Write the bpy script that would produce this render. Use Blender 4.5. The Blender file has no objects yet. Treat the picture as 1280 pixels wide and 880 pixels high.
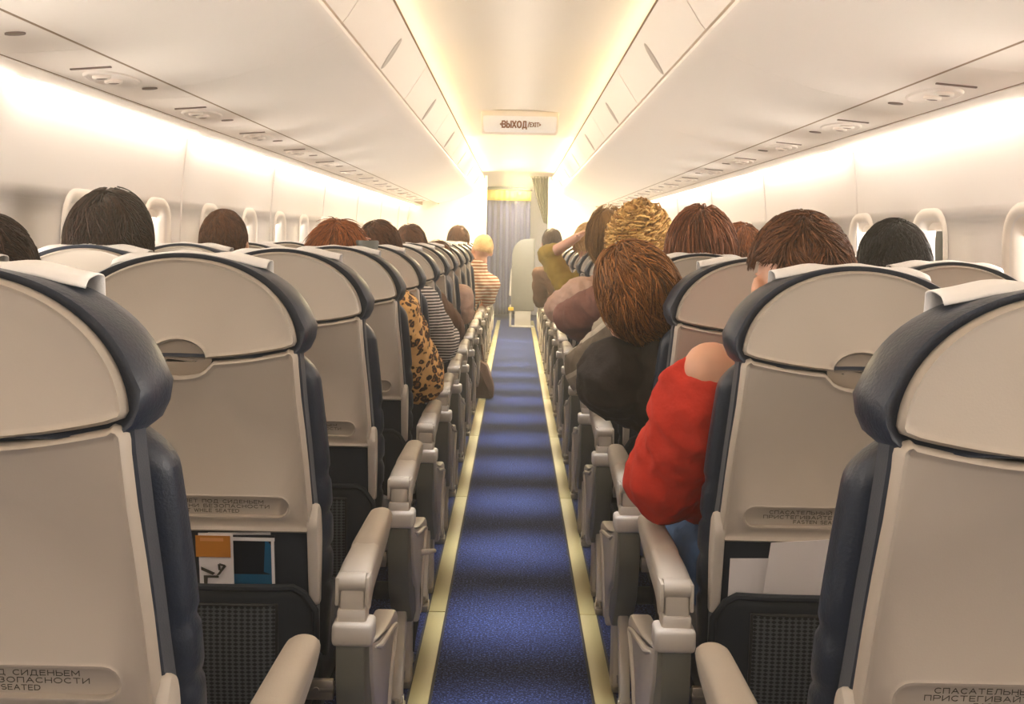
import bpy, bmesh, math, random
from mathutils import Vector, Matrix, Euler, noise as mnoise
random.seed(7)
C = bpy.context.scene.collection
PI = math.pi
SC = bpy.context.scene

# ------------------------------------------------------------------ camera model
F, VPX, VPY, ROLL, CX, CZ = 1388.0, 645.0, 298.0, 0.020, -0.01, 1.20
def W(px, py, Y):
    """world point at depth Y seen along a direction of the photograph (level camera with lens shift)"""
    dx, dy = px - VPX, py - VPY
    c, s = math.cos(ROLL), math.sin(ROLL)
    return Vector((CX + (dx*c + dy*s)*Y/F, Y, CZ - (dy*c - dx*s)*Y/F))

# ------------------------------------------------------------------ materials
def srgb(r, g, b):
    f = lambda v: (v/255/12.92) if v/255 <= .04045 else ((v/255+.055)/1.055)**2.4
    return (f(r), f(g), f(b), 1)
def newmat(name):
    m = bpy.data.materials.new(name); m.use_nodes = True
    nt = m.node_tree; b = nt.nodes['Principled BSDF']
    return m, nt, b
def mat(name, col, rough=.5, metal=0, spec=.5, var=.0, vscale=8, bump=0, bscale=60, sheen=0):
    m, nt, b = newmat(name)
    b.inputs['Base Color'].default_value = col
    b.inputs['Roughness'].default_value = rough
    b.inputs['Metallic'].default_value = metal
    b.inputs['Specular IOR Level'].default_value = spec
    if sheen: b.inputs['Sheen Weight'].default_value = sheen
    tc = nt.nodes.new('ShaderNodeTexCoord')
    if var:
        n = nt.nodes.new('ShaderNodeTexNoise'); n.inputs['Scale'].default_value = vscale; n.inputs['Detail'].default_value = 4
        nt.links.new(tc.outputs['Object'], n.inputs['Vector'])
        mx = nt.nodes.new('ShaderNodeMixRGB'); mx.blend_type = 'MIX'
        mx.inputs[1].default_value = tuple(c*(1-var) for c in col[:3])+(1,)
        mx.inputs[2].default_value = tuple(min(1, c*(1+var)) for c in col[:3])+(1,)
        nt.links.new(n.outputs['Fac'], mx.inputs[0]); nt.links.new(mx.outputs[0], b.inputs['Base Color'])
    if bump:
        n2 = nt.nodes.new('ShaderNodeTexNoise'); n2.inputs['Scale'].default_value = bscale; n2.inputs['Detail'].default_value = 3
        nt.links.new(tc.outputs['Object'], n2.inputs['Vector'])
        bp = nt.nodes.new('ShaderNodeBump'); bp.inputs['Strength'].default_value = bump; bp.inputs['Distance'].default_value = .01
        nt.links.new(n2.outputs['Fac'], bp.inputs['Height']); nt.links.new(bp.outputs[0], b.inputs['Normal'])
    return m
def emis(name, col, strength):
    m, nt, b = newmat(name)
    b.inputs['Base Color'].default_value = (.8, .8, .8, 1)
    b.inputs['Emission Color'].default_value = col
    b.inputs['Emission Strength'].default_value = strength
    return m

M = {}
M['shell'] = mat('cabin_plastic', srgb(240, 230, 218), .45, var=.015, vscale=3)
M['wall'] = mat('wall_plastic', srgb(236, 229, 222), .5, var=.015, vscale=3)
M['ceil'] = mat('ceiling_plastic', srgb(240, 230, 216), .5, var=.015, vscale=2)
M['gap'] = mat('seam_rubber', srgb(150, 126, 100), .8)
M['slot'] = mat('slot_dark', srgb(122, 104, 94), .7)
M['seatplastic'] = mat('seat_back_plastic', srgb(182, 171, 157), .42, var=.02, vscale=5, bump=.03, bscale=400)
M['seattaupe'] = mat('shade_toned_latch_plastic', srgb(158, 145, 130), .45)  # darker beige puts the shadow of the latch recess into the colour
M['trimplastic'] = mat('trim_plastic', srgb(196, 187, 175), .45, var=.02)
M['armpad'] = mat('armrest_pad', srgb(184, 174, 161), .55, var=.03, vscale=20, bump=.05, bscale=300)
M['armcap'] = mat('armrest_cap', srgb(190, 181, 168), .55, var=.02)
M['support'] = mat('support_paint', srgb(112, 110, 100), .5, var=.05)
M['legpaint'] = mat('leg_paint', srgb(194, 182, 164), .45, var=.03)
M['leather'] = mat('navy_leather', srgb(33, 42, 58), .36, spec=.55, var=.12, vscale=7, bump=.12, bscale=220)
M['leatherd'] = mat('navy_fabric', srgb(30, 39, 54), .75, var=.1, vscale=12, bump=.1, bscale=500, sheen=.2)
M['black'] = mat('black_plastic', srgb(30, 31, 34), .5, var=.1)
M['pocket'] = mat('pocket_fabric', srgb(27, 34, 44), .65, var=.15, vscale=20)
M['cloth'] = mat('headrest_cloth', srgb(240, 236, 232), .9, var=.02, bump=.1, bscale=500)
M['chrome'] = mat('fitting_metal', srgb(170, 160, 145), .3, metal=.9)
M['ink'] = mat('placard_ink', srgb(64, 58, 50), .7)
M['paper'] = mat('paper_white', srgb(232, 226, 224), .8, var=.02)
M['orange'] = mat('card_orange', srgb(190, 122, 40), .55, var=.05)
M['magdark'] = mat('magazine_cover', srgb(20, 26, 40), .3, var=.4, vscale=9)
M['magblue'] = mat('magazine_blue', srgb(28, 92, 128), .3, var=.2, vscale=14)
M['strip'] = mat('path_marking', srgb(168, 154, 102), .5, var=.04, vscale=9)
M['stripdark'] = mat('path_edge', srgb(40, 38, 40), .7)
M['skin'] = mat('skin', srgb(222, 170, 140), .5, var=.05, vscale=18)
M['skin'].node_tree.nodes['Principled BSDF'].inputs['Subsurface Weight'].default_value = .12
M['skin'].node_tree.nodes['Principled BSDF'].inputs['Subsurface Scale'].default_value = .02
M['denim'] = mat('denim', srgb(70, 104, 150), .85, var=.2, vscale=40, bump=.2, bscale=300)
M['darkcloth'] = mat('dark_trousers', srgb(52, 50, 54), .85, var=.15, vscale=30)
M['shoe'] = mat('shoe_black', srgb(32, 30, 30), .5)

def cloth(name, col, var=.12, rough=.85):
    m = mat(name, col, rough, var=var, vscale=14, bump=.5, bscale=30, sheen=.0)
    return m
M['red'] = cloth('red_fleece', srgb(204, 46, 24))
M['jacket'] = cloth('black_jacket', srgb(38, 26, 19), rough=.8)
M['mauve'] = cloth('mauve_jacket', srgb(140, 96, 84))
M['pinkshirt'] = cloth('pale_pink_shirt', srgb(214, 180, 160))
M['olive'] = cloth('olive_shirt', srgb(168, 142, 60))
M['brownshirt'] = cloth('brown_shirt', srgb(112, 82, 62))
M['greyshirt'] = cloth('grey_shirt', srgb(128, 122, 120))
M['navyshirt'] = cloth('navy_shirt', srgb(58, 64, 84))

def stripes_mat(name, a, b, scale, axis='Z', dist=.6):
    m, nt, p = newmat(name); p.inputs['Roughness'].default_value = .85
    tc = nt.nodes.new('ShaderNodeTexCoord'); w = nt.nodes.new('ShaderNodeTexWave')
    w.bands_direction = axis; w.inputs['Scale'].default_value = scale; w.inputs['Distortion'].default_value = dist
    w.inputs['Detail'].default_value = 1; w.inputs['Detail Scale'].default_value = .4
    cr = nt.nodes.new('ShaderNodeValToRGB'); cr.color_ramp.interpolation = 'LINEAR'
    cr.color_ramp.elements[0].position = .40; cr.color_ramp.elements[0].color = a
    cr.color_ramp.elements[1].position = .52; cr.color_ramp.elements[1].color = b
    nt.links.new(tc.outputs['Object'], w.inputs['Vector']); nt.links.new(w.outputs['Fac'], cr.inputs[0]); nt.links.new(cr.outputs[0], p.inputs['Base Color'])
    return m
M['stripes'] = stripes_mat('striped_knit', srgb(52, 48, 54), srgb(232, 224, 214), 26)
M['stripes2'] = stripes_mat('striped_tee', srgb(176, 112, 70), srgb(240, 226, 206), 12)
def leopard():
    m, nt, p = newmat('leopard_print'); p.inputs['Roughness'].default_value = .8
    tc = nt.nodes.new('ShaderNodeTexCoord')
    n = nt.nodes.new('ShaderNodeTexNoise'); n.inputs['Scale'].default_value = 30
    mp = nt.nodes.new('ShaderNodeMixRGB'); mp.blend_type = 'ADD'; mp.inputs[0].default_value = .035
    nt.links.new(tc.outputs['Object'], n.inputs['Vector'])
    nt.links.new(tc.outputs['Object'], mp.inputs[1]); nt.links.new(n.outputs['Color'], mp.inputs[2])
    v = nt.nodes.new('ShaderNodeTexVoronoi'); v.inputs['Scale'].default_value = 42
    nt.links.new(mp.outputs[0], v.inputs['Vector'])
    cr = nt.nodes.new('ShaderNodeValToRGB'); e = cr.color_ramp.elements
    e[0].position = 0; e[0].color = srgb(150, 92, 44)
    e[1].position = .62; e[1].color = srgb(232, 184, 116)
    for pos, col in ((.22, srgb(150, 92, 44)), (.26, srgb(52, 30, 20)), (.46, srgb(60, 34, 20)), (.52, srgb(226, 172, 100))):
        x = e.new(pos); x.color = col
    nt.links.new(v.outputs['Distance'], cr.inputs[0]); nt.links.new(cr.outputs[0], p.inputs['Base Color'])
    return m
M['leopard'] = leopard()
def plaid():
    m, nt, p = newmat('grey_block_stripe'); p.inputs['Roughness'].default_value = .85
    tc = nt.nodes.new('ShaderNodeTexCoord'); w = nt.nodes.new('ShaderNodeTexWave')
    w.bands_direction = 'Z'; w.inputs['Scale'].default_value = 2.6; w.inputs['Distortion'].default_value = 1.2; w.inputs['Detail Scale'].default_value = .5
    mp = nt.nodes.new('ShaderNodeMapping'); mp.inputs['Rotation'].default_value = (0, .7, 0)
    nt.links.new(tc.outputs['Object'], mp.inputs[0]); nt.links.new(mp.outputs[0], w.inputs['Vector'])
    cr = nt.nodes.new('ShaderNodeValToRGB'); cr.color_ramp.interpolation = 'CONSTANT'; e = cr.color_ramp.elements
    e[0].position = 0; e[0].color = srgb(122, 110, 96); e[1].position = .38; e[1].color = srgb(200, 192, 176)
    x = e.new(.72); x.color = srgb(160, 150, 134)
    nt.links.new(w.outputs['Fac'], cr.inputs[0]); nt.links.new(cr.outputs[0], p.inputs['Base Color'])
    return m
M['plaid'] = plaid()
def carpet():
    m, nt, p = newmat('blue_carpet'); p.inputs['Roughness'].default_value = .95; p.inputs['Specular IOR Level'].default_value = .15
    tc = nt.nodes.new('ShaderNodeTexCoord')
    n = nt.nodes.new('ShaderNodeTexNoise'); n.inputs['Scale'].default_value = 150; n.inputs['Detail'].default_value = 5; n.inputs['Roughness'].default_value = .75
    nt.links.new(tc.outputs['Object'], n.inputs['Vector'])
    cr = nt.nodes.new('ShaderNodeValToRGB'); e = cr.color_ramp.elements
    e[0].position = .30; e[0].color = srgb(7, 12, 32); e[1].position = .66; e[1].color = srgb(116, 132, 188)
    x = e.new(.50); x.color = srgb(14, 24, 62)
    nt.links.new(n.outputs['Fac'], cr.inputs[0]); nt.links.new(cr.outputs[0], p.inputs['Base Color'])
    bp = nt.nodes.new('ShaderNodeBump'); bp.inputs['Strength'].default_value = .3; bp.inputs['Distance'].default_value = .004
    nt.links.new(n.outputs['Fac'], bp.inputs['Height']); nt.links.new(bp.outputs[0], p.inputs['Normal'])
    return m
M['carpet'] = carpet()
def netmat():
    m, nt, p = newmat('pocket_net'); p.inputs['Base Color'].default_value = srgb(88, 92, 96); p.inputs['Roughness'].default_value = .4
    tc = nt.nodes.new('ShaderNodeTexCoord'); sp = nt.nodes.new('ShaderNodeSeparateXYZ')
    nt.links.new(tc.outputs['Object'], sp.inputs[0])
    def mth(op, a, b=None):
        x = nt.nodes.new('ShaderNodeMath'); x.operation = op
        for i, q in enumerate((a, b)):
            if q is None: continue
            if isinstance(q, (int, float)): x.inputs[i].default_value = q
            else: nt.links.new(q, x.inputs[i])
        return x.outputs[0]
    u = mth('MULTIPLY', sp.outputs['X'], 290); v = mth('MULTIPLY', sp.outputs['Z'], 430)
    s1 = mth('SINE', mth('ADD', u, v)); s2 = mth('SINE', mth('SUBTRACT', u, v))
    a = mth('MULTIPLY', s1, s2)
    hole = mth('GREATER_THAN', a, .06)
    tr = nt.nodes.new('ShaderNodeBsdfTransparent'); mx = nt.nodes.new('ShaderNodeMixShader')
    nt.links.new(hole, mx.inputs[0]); nt.links.new(p.outputs[0], mx.inputs[1]); nt.links.new(tr.outputs[0], mx.inputs[2])
    nt.links.new(mx.outputs[0], nt.nodes['Material Output'].inputs[0])
    return m
M['net'] = netmat()
def glassmat():
    m, nt, p = newmat('window_glass')
    tr = nt.nodes.new('ShaderNodeBsdfTransparent'); gl = nt.nodes.new('ShaderNodeBsdfGlossy'); gl.inputs['Roughness'].default_value = .05
    mx = nt.nodes.new('ShaderNodeMixShader'); mx.inputs[0].default_value = .06
    nt.links.new(tr.outputs[0], mx.inputs[1]); nt.links.new(gl.outputs[0], mx.inputs[2])
    nt.links.new(mx.outputs[0], nt.nodes['Material Output'].inputs[0])
    return m
M['glass'] = glassmat()
def hairmat(name, c1, c2):
    m, nt, p = newmat(name); p.inputs['Roughness'].default_value = .5; p.inputs['Specular IOR Level'].default_value = .3
    g = nt.nodes.new('ShaderNodeNewGeometry'); mx = nt.nodes.new('ShaderNodeMixRGB')
    mx.inputs[1].default_value = c1; mx.inputs[2].default_value = c2
    nt.links.new(g.outputs['Random Per Island'], mx.inputs[0]); nt.links.new(mx.outputs[0], p.inputs['Base Color'])
    return m
H = {
 'dark': hairmat('hair_dark', srgb(28, 17, 12), srgb(72, 45, 32)),
 'black': hairmat('hair_black', srgb(14, 9, 9), srgb(40, 26, 24)),
 'brown': hairmat('hair_brown', srgb(64, 38, 24), srgb(124, 78, 46)),
 'chestnut': hairmat('hair_chestnut', srgb(96, 52, 30), srgb(160, 98, 60)),
 'red': hairmat('hair_red', srgb(104, 56, 28), srgb(190, 112, 56)),
 'blond': hairmat('hair_blond', srgb(168, 116, 48), srgb(246, 206, 128)),
 'dblond': hairmat('hair_dark_blond', srgb(110, 78, 40), srgb(170, 128, 72)),
  'tawny': hairmat('hair_tawny', srgb(72, 42, 20), srgb(196, 132, 70)),
 'fair': hairmat('hair_fair', srgb(190, 150, 96), srgb(238, 206, 150)),
}

# ------------------------------------------------------------------ mesh builder
class MB:
    def __init__(s): s.v = []; s.f = []
    def add(s, vs, fs):
        o = len(s.v); s.v += [tuple(q) for q in vs]; s.f += [tuple(i+o for i in q) for q in fs]
    def box(s, c, d, bev=0, seg=2, rot=None):
        bm = bmesh.new(); bmesh.ops.create_cube(bm, size=1)
        for q in bm.verts: q.co = Vector((q.co.x*d[0], q.co.y*d[1], q.co.z*d[2]))
        if bev: bmesh.ops.bevel(bm, geom=list(bm.edges)+list(bm.verts), offset=bev, segments=seg, affect='EDGES', profile=.5)
        s.bm(bm, c, rot)
    def bm(s, bm, c=(0, 0, 0), rot=None):
        bm.verts.index_update(); R = rot or Matrix.Identity(3); c = Vector(c)
        s.add([R @ q.co + c for q in bm.verts], [[q.index for q in f.verts] for f in bm.faces]); bm.free()
    def tube(s, pts, rad, n=8, caps=True):
        pts = [Vector(p) for p in pts]
        if not isinstance(rad, (list, tuple)): rad = [rad]*len(pts)
        vs = []; fs = []; prev = None
        for i, p in enumerate(pts):
            t = (pts[min(i+1, len(pts)-1)] - pts[max(i-1, 0)]).normalized()
            if prev is None:
                a = Vector((0, 0, 1)) if abs(t.z) < .9 else Vector((1, 0, 0))
                u = t.cross(a).normalized()
            else:
                u = (prev - t*prev.dot(t)).normalized()
            prev = u; w = t.cross(u)
            for k in range(n):
                an = 2*PI*k/n; vs.append(p + (u*math.cos(an) + w*math.sin(an))*rad[i])
        for i in range(len(pts)-1):
            for k in range(n):
                a, b = i*n+k, i*n+(k+1) % n
                fs.append((a, b, b+n, a+n))
        if caps: fs.append(tuple(range(n))[::-1]); fs.append(tuple(range(len(vs)-n, len(vs))))
        s.add(vs, fs)
    def cyl(s, p0, p1, r, n=16): s.tube([p0, p1], r, n)
    def grid(s, fn, nu, nv):
        vs = [fn(i/nu, j/nv) for j in range(nv+1) for i in range(nu+1)]
        fs = [(j*(nu+1)+i, j*(nu+1)+i+1, (j+1)*(nu+1)+i+1, (j+1)*(nu+1)+i) for j in range(nv) for i in range(nu)]
        s.add(vs, fs)
    def sphere(s, c, r, nu=16, nv=10, R=None):
        r = (r, r, r) if not isinstance(r, (tuple, list)) else r; R = R or Matrix.Identity(3); c = Vector(c)
        bm = bmesh.new(); bmesh.ops.create_uvsphere(bm, u_segments=nu, v_segments=nv, radius=1)
        for q in bm.verts: q.co = Vector((q.co.x*r[0], q.co.y*r[1], q.co.z*r[2]))
        s.bm(bm, c, R)
    def loft(s, rings, cap0=True, cap1=True):
        n = len(rings[0]); vs = [p for r in rings for p in r]; fs = []
        for i in range(len(rings)-1):
            for k in range(n):
                a, b = i*n+k, i*n+(k+1) % n; fs.append((a, b, b+n, a+n))
        if cap0: fs.append(tuple(range(n))[::-1])
        if cap1: fs.append(tuple(range(len(vs)-n, len(vs))))
        s.add(vs, fs)
    def cone(s, p0, r0, p1, r1, n=14):
        """capsule with two radii"""
        p0, p1 = Vector(p0), Vector(p1); d = (p1-p0)
        L = d.length
        if L < 1e-6: s.sphere(p0, max(r0, r1)); return
        t = d/L; ps = []; rs = []
        for k in range(5):
            a = PI/2*(1-k/4); ps.append(p0 - t*r0*math.sin(a)*.999); rs.append(max(r0*math.cos(a), 1e-4))
        for k in range(5):
            a = PI/2*k/4; ps.append(p1 + t*r1*math.sin(a)*.999); rs.append(max(r1*math.cos(a), 1e-4))
        s.tube(ps, rs, n)
    def mesh(s, name, flip=False):
        me = bpy.data.meshes.new(name); me.from_pydata(s.v, [], s.f if not flip else [q[::-1] for q in s.f]); me.validate(); return me
    def build(s, name, m, parent=None, smooth=True, ang=40, fix=True):
        me = s.mesh(name)
        if fix:
            bm = bmesh.new(); bm.from_mesh(me); bmesh.ops.recalc_face_normals(bm, faces=bm.faces); bm.to_mesh(me); bm.free()
        return link(name, me, m, parent, smooth, ang)
def link(name, me, m, parent=None, smooth=True, ang=40):
    if m is not None and len(me.materials) == 0: me.materials.append(m)
    if smooth:
        me.shade_smooth()
        if ang: me.set_sharp_from_angle(angle=math.radians(ang))
    o = bpy.data.objects.new(name, me); C.objects.link(o)
    if parent: o.parent = parent
    return o
def tag(o, label=None, cat=None, group=None, kind=None):
    if label: o['label'] = label
    if cat: o['category'] = cat
    if group: o['group'] = group
    if kind: o['kind'] = kind
    return o
def empty(name, loc, label=None, cat=None, group=None):
    o = bpy.data.objects.new(name, None); C.objects.link(o); o.location = loc; o.empty_display_size = .1
    return tag(o, label, cat, group)
def copy_tree(o, parent=None):
    c = o.copy(); C.objects.link(c)
    if parent: c.parent = parent
    for ch in list(o.children): copy_tree(ch, c)
    return c
def struct(o): o['kind'] = 'structure'; return o

def offset(poly, d):
    """offset a counter-clockwise polygon outwards by d"""
    n = len(poly); out = []
    for i in range(n):
        a, b, c = Vector(poly[i-1]), Vector(poly[i]), Vector(poly[(i+1) % n])
        e1 = (b-a); e2 = (c-b)
        n1 = Vector((e1.y, -e1.x)).normalized() if e1.length > 1e-9 else Vector((0, 0))
        n2 = Vector((e2.y, -e2.x)).normalized() if e2.length > 1e-9 else n1
        m = n1+n2
        if m.length < 1e-6: m = n1
        m.normalize(); k = max(.5, m.dot(n1))
        out.append(b + m*(d/k))
    return out
def rounded(pts, r, seg=5):
    """round the corners of a polygon; r is a number or one radius per point"""
    n = len(pts); out = []
    for i in range(n):
        a, b, c = Vector(pts[i-1]), Vector(pts[i]), Vector(pts[(i+1) % n])
        rr = r[i] if isinstance(r, (list, tuple)) else r
        if rr <= 0: out.append(b); continue
        d1 = (a-b); d2 = (c-b); l1 = min(rr, d1.length*.49); l2 = min(rr, d2.length*.49)
        p = b + d1.normalized()*l1; q = b + d2.normalized()*l2
        for k in range(seg+1):
            t = k/seg; out.append(p*(1-t)**2 + b*2*t*(1-t) + q*t*t)
    return out
def ccw(p):
    p = [Vector(q) for q in p]
    a = sum(p[i-1].x*p[i].y - p[i].x*p[i-1].y for i in range(len(p)))
    return p if a > 0 else p[::-1]
def plate_yz(mb, poly, x0, x1, bev=.004):
    poly = ccw(poly); s = 1 if x1 > x0 else -1
    rings = []
    for d, x in ((-bev, x0), (-bev*.3, x0+s*bev*.3), (0, x0+s*bev), (0, x1-s*bev), (-bev*.3, x1-s*bev*.3), (-bev, x1)):
        rings.append([(x, p.x, p.y) for p in offset(poly, d)])
    mb.loft(rings)
def fill_face(bm, loops):
    """fill a planar face with holes; loops are lists of BMVert"""
    es = []
    for L in loops:
        for i in range(len(L)):
            e = bm.edges.get((L[i-1], L[i])) or bm.edges.new((L[i-1], L[i])); es.append(e)
    bmesh.ops.triangle_fill(bm, use_beauty=True, use_dissolve=False, edges=es)

# ------------------------------------------------------------------ the seat
def ys(z): return (.98-z)*.2 if z < .98 else (z-.98)**2*.5
def zj(u): return .984 + .025*(u/.2)**2
JZ, AB = 1.006, .150
ARCH = [(.2*math.cos(t), JZ+AB*math.sin(t)) for t in [PI*k/40 for k in range(41)]]
def head_outline():
    p = list(ARCH[1:-1])
    low = []
    n = 20
    for k in range(n+1):
        u = -.2+.4*k/n
        if abs(u) > .05: low.append((u, zj(u)+.001))
    left = [q for q in low if q[0] < 0]; right = [q for q in low if q[0] > 0]
    notch = [(.046*math.cos(t), zj(0)+.001+.031*math.sin(t)) for t in [PI-PI*k/12 for k in range(13)]]
    left[0] = (-.196, left[0][1]+.001); right[-1] = (.196, right[-1][1]+.001)
    return ccw([Vector(q) for q in p+left+notch+right])
def tray_outline():
    top = []
    n = 20
    for k in range(n+1):
        u = .201-.402*k/n
        if abs(u) > .055: top.append((u, zj(u)-.004))
    right = [q for q in top if q[0] > 0]; left = [q for q in top if q[0] < 0]
    notch = [(.052*math.cos(t), zj(0)-.004-.024*math.sin(t)**.8) for t in [PI*k/12 for k in range(1, 12)]]
    z9 = right[0][1]; right[0] = (.186, z9-.0005); right[:0] = [(.2015, z9-.016), (.2, z9-.009), (.1945, z9-.003)]
    left[-1] = (-.186, z9-.0005); left += [(-.1945, z9-.003), (-.2, z9-.009), (-.2015, z9-.016)]
    side = [(-.206, .92), (-.212, .86), (-.217, .80), (-.221, .74), (-.224, .69), (-.217, .679)]
    bot = [(.217, .679), (.224, .69), (.221, .74), (.217, .80), (.212, .86), (.206, .92)]
    return ccw([Vector(q) for q in right+notch+left+side+bot])
def panel(poly, hole=None, y=0.0, rim=.010, lift=.004):
    """a moulded panel with a raised bead along its edge, facing the rear (-y)"""
    bm = bmesh.new()
    prof = ((0, .022), (0, .006), (-.002, .001), (-.004, -lift+.001), (-rim*.55, -lift), (-rim, .0), (-rim-.003, .0015))
    prev = None; loops = []
    for d, dy in prof:
        ring = [bm.verts.new((p.x, y+dy, p.y)) for p in offset(poly, d)]
        if prev:
            for i in range(len(ring)):
                bm.faces.new((prev[i-1], prev[i], ring[i], ring[i-1]))
        prev = ring
    loops.append(prev)
    if hole:
        hr = None
        for d, dy in ((.004, .0015), (.001, -.0015), (-.002, -.001), (-.004, .008)):
            ring = [bm.verts.new((p.x, y+dy, p.y)) for p in offset(hole, d)]
            if hr:
                for i in range(len(ring)): bm.faces.new((hr[i-1], hr[i], ring[i], ring[i-1]))
            else: loops.append(ring)
            hr = ring
        bm.faces.new(hr)
    fill_face(bm, loops)
    for q in bm.verts: q.co.y += ys(q.co.z)
    mb = MB(); mb.bm(bm); return mb
def capsule_poly(hw, z0, z1, n=8):
    r = (z1-z0)/2; zc = (z0+z1)/2
    return ccw([Vector(((hw-r)+r*math.cos(t), zc+r*math.sin(t))) for t in [-PI/2+PI*k/n for k in range(n+1)]] +
               [Vector((-(hw-r)+r*math.cos(t), zc+r*math.sin(t))) for t in [PI/2+PI*k/n for k in range(n+1)]])
def back_outline(zb, grow=0.0, wlow=None):
    pts = [(x, z) for x, z in ARCH]
    pts += [(-.203, .975), (-.208, .9), (-.214, .83), (-.219, .76), (-.224, .7), (-.224, .6), (-.22, zb+.02), (-.2, zb)]
    pts += [(.2, zb), (.22, zb+.02), (.224, .6), (.224, .7), (.219, .76), (.214, .83), (.208, .9), (.203, .975)]
    return offset(ccw([Vector(p) for p in pts]), grow)
def pillow(outline, prof, mb, follow=True):
    rings = []
    for d, dy in prof:
        rings.append([(p.x, dy+(ys(p.y) if follow else 0), p.y) for p in offset(outline, d)])
    mb.loft(rings)

ARCR = lambda cx, cy, rx, ry, a0, a1, n=8: [(cx+rx*math.cos(math.radians(a0+(a1-a0)*k/n)), cy+ry*math.sin(math.radians(a0+(a1-a0)*k/n))) for k in range(n+1)]
_bowl = lambda y0, y1, r=.3, x=.35: [(0, y1), (x, y1)]+ARCR(x, (y0+y1)/2, r, (y1-y0)/2, 90, -90)+[(0, y0)]
_l = [(0, 0), (0, 1)]
GLY = {
 'С': (.62, [ARCR(.36, .5, .36, .5, 50, 310, 12)]), 'П': (.62, [[(0, 0), (0, 1), (.62, 1), (.62, 0)]]), 'А': (.7, [[(0, 0), (.35, 1), (.7, 0)], [(.13, .36), (.57, .36)]]),
 'Т': (.64, [[(0, 1), (.64, 1)], [(.32, 1), (.32, 0)]]), 'Е': (.52, [[(.52, 1), (0, 1), (0, 0), (.52, 0)], [(0, .52), (.46, .52)]]),
 'Л': (.66, [[(0, 0), (.1, .05), (.2, 1), (.66, 1), (.66, 0)]]), 'Ь': (.6, [_l, _bowl(0, .56)]), 'Н': (.62, [_l, [(.62, 0), (.62, 1)], [(0, .52), (.62, .52)]]),
 'Ы': (.85, [_l, _bowl(0, .56, .25, .28), [(.85, 0), (.85, 1)]]), 'И': (.64, [[(0, 1), (0, 0), (.64, 1), (.64, 0)]]), 'Й': (.64, [[(0, 1), (0, 0), (.64, 1), (.64, 0)], ARCR(.32, 1.26, .15, .12, 180, 360, 5)]),
 'Ж': (.92, [[(.46, 0), (.46, 1)], [(0, 1), (.40, .52), (0, 0)], [(.92, 1), (.52, .52), (.92, 0)]]), 'О': (.76, [ARCR(.38, .5, .38, .5, 0, 360, 16)]),
 'Д': (.78, [[(.02, -.2), (.02, 0), (.76, 0), (.76, -.2)], [(.12, 0), (.22, 1), (.64, 1), (.64, 0)]]), 'Р': (.6, [_l, _bowl(.44, 1)]), 'М': (.76, [[(0, 0), (0, 1), (.38, .3), (.76, 1), (.76, 0)]]),
 'Г': (.5, [[(0, 0), (0, 1), (.5, 1)]]), 'В': (.62, [_l, _bowl(.53, 1, .26), _bowl(0, .53, .29)]), 'Б': (.6, [[(.54, 1), (0, 1), (0, 0)], _bowl(0, .57)]), 'З': (.58, [ARCR(.28, .76, .27, .24, 150, -90, 9)+ARCR(.28, .27, .30, .27, 90, -150, 9)]),
 'X': (.66, [[(0, 0), (.66, 1)], [(0, 1), (.66, 0)]]), 'F': (.5, [[(0, 0), (0, 1), (.5, 1)], [(0, .52), (.44, .52)]]), 'S': (.58, [ARCR(.29, .75, .27, .25, 40, 270, 9)+ARCR(.29, .25, .29, .25, 90, -140, 9)]),
 'N': (.64, [[(0, 0), (0, 1), (.64, 0), (.64, 1)]]), 'L': (.48, [[(0, 1), (0, 0), (.48, 0)]]), 'W': (.95, [[(0, 1), (.24, 0), (.475, .9), (.71, 0), (.95, 1)]]), 'I': (.06, [[(.03, 0), (.03, 1)]]),
 'D': (.66, [[(0, 0), (0, 1), (.28, 1)]+ARCR(.28, .5, .38, .5, 90, -90, 10)+[(0, 0)]]), '/': (.34, [[(0, -.1), (.34, 1.1)]]), ' ': (.34, [])}
for q, r_ in (('A', 'А'), ('T', 'Т'), ('E', 'Е'), ('B', 'В'), ('H', 'Н'), ('Х', 'X')): GLY[q] = GLY[r_]
def lettering(body, h, wid, stroke, gap=.26):
    """flat stroked lettering centred on the origin; returns quads as lists of four (x, z) points"""
    x = 0; segs = []
    for ch in body:
        w, st = GLY[ch]
        for pl in st:
            for (x0, y0), (x1, y1) in zip(pl, pl[1:]): segs.append((x+x0, y0, x+x1, y1))
        x += w+gap
    x -= gap; k = wid/x; out = []
    for x0, y0, x1, y1 in segs:
        a_, b_ = Vector(((x0-x/2)*k, (y0-.5)*h)), Vector(((x1-x/2)*k, (y1-.5)*h)); d = (b_-a_).normalized(); n_ = Vector((-d.y, d.x))*stroke/2; a_ = a_-d*stroke*.45; b_ = b_+d*stroke*.45
        out.append([a_-n_, b_-n_, b_+n_, a_+n_])
    return out
_txt = None
def placard_text():
    global _txt
    if _txt: return _txt
    mb = MB()
    for i, (body, dz, w) in enumerate((('СПАСАТЕЛЬНЫЙ ЖИЛЕТ ПОД СИДЕНЬЕМ', .0085, .275), ('ПРИСТЕГИВАЙТЕ РЕМНИ БЕЗОПАСНОСТИ', 0, .295), ('FASTEN SEAT BELT WHILE SEATED', -.0085, .19))):
        for n_, q in enumerate(lettering(body, .0056, w, .0010)):
            mb.add([(p.x, ys(.7255)-(p.y+dz)*.2+.0073-(n_ % 29)*2e-5, .7255+dz+p.y) for p in q], [(0, 1, 2, 3)])
    _txt = mb.mesh('placard_text'); _txt.materials.append(M['ink'])
    return _txt

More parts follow.
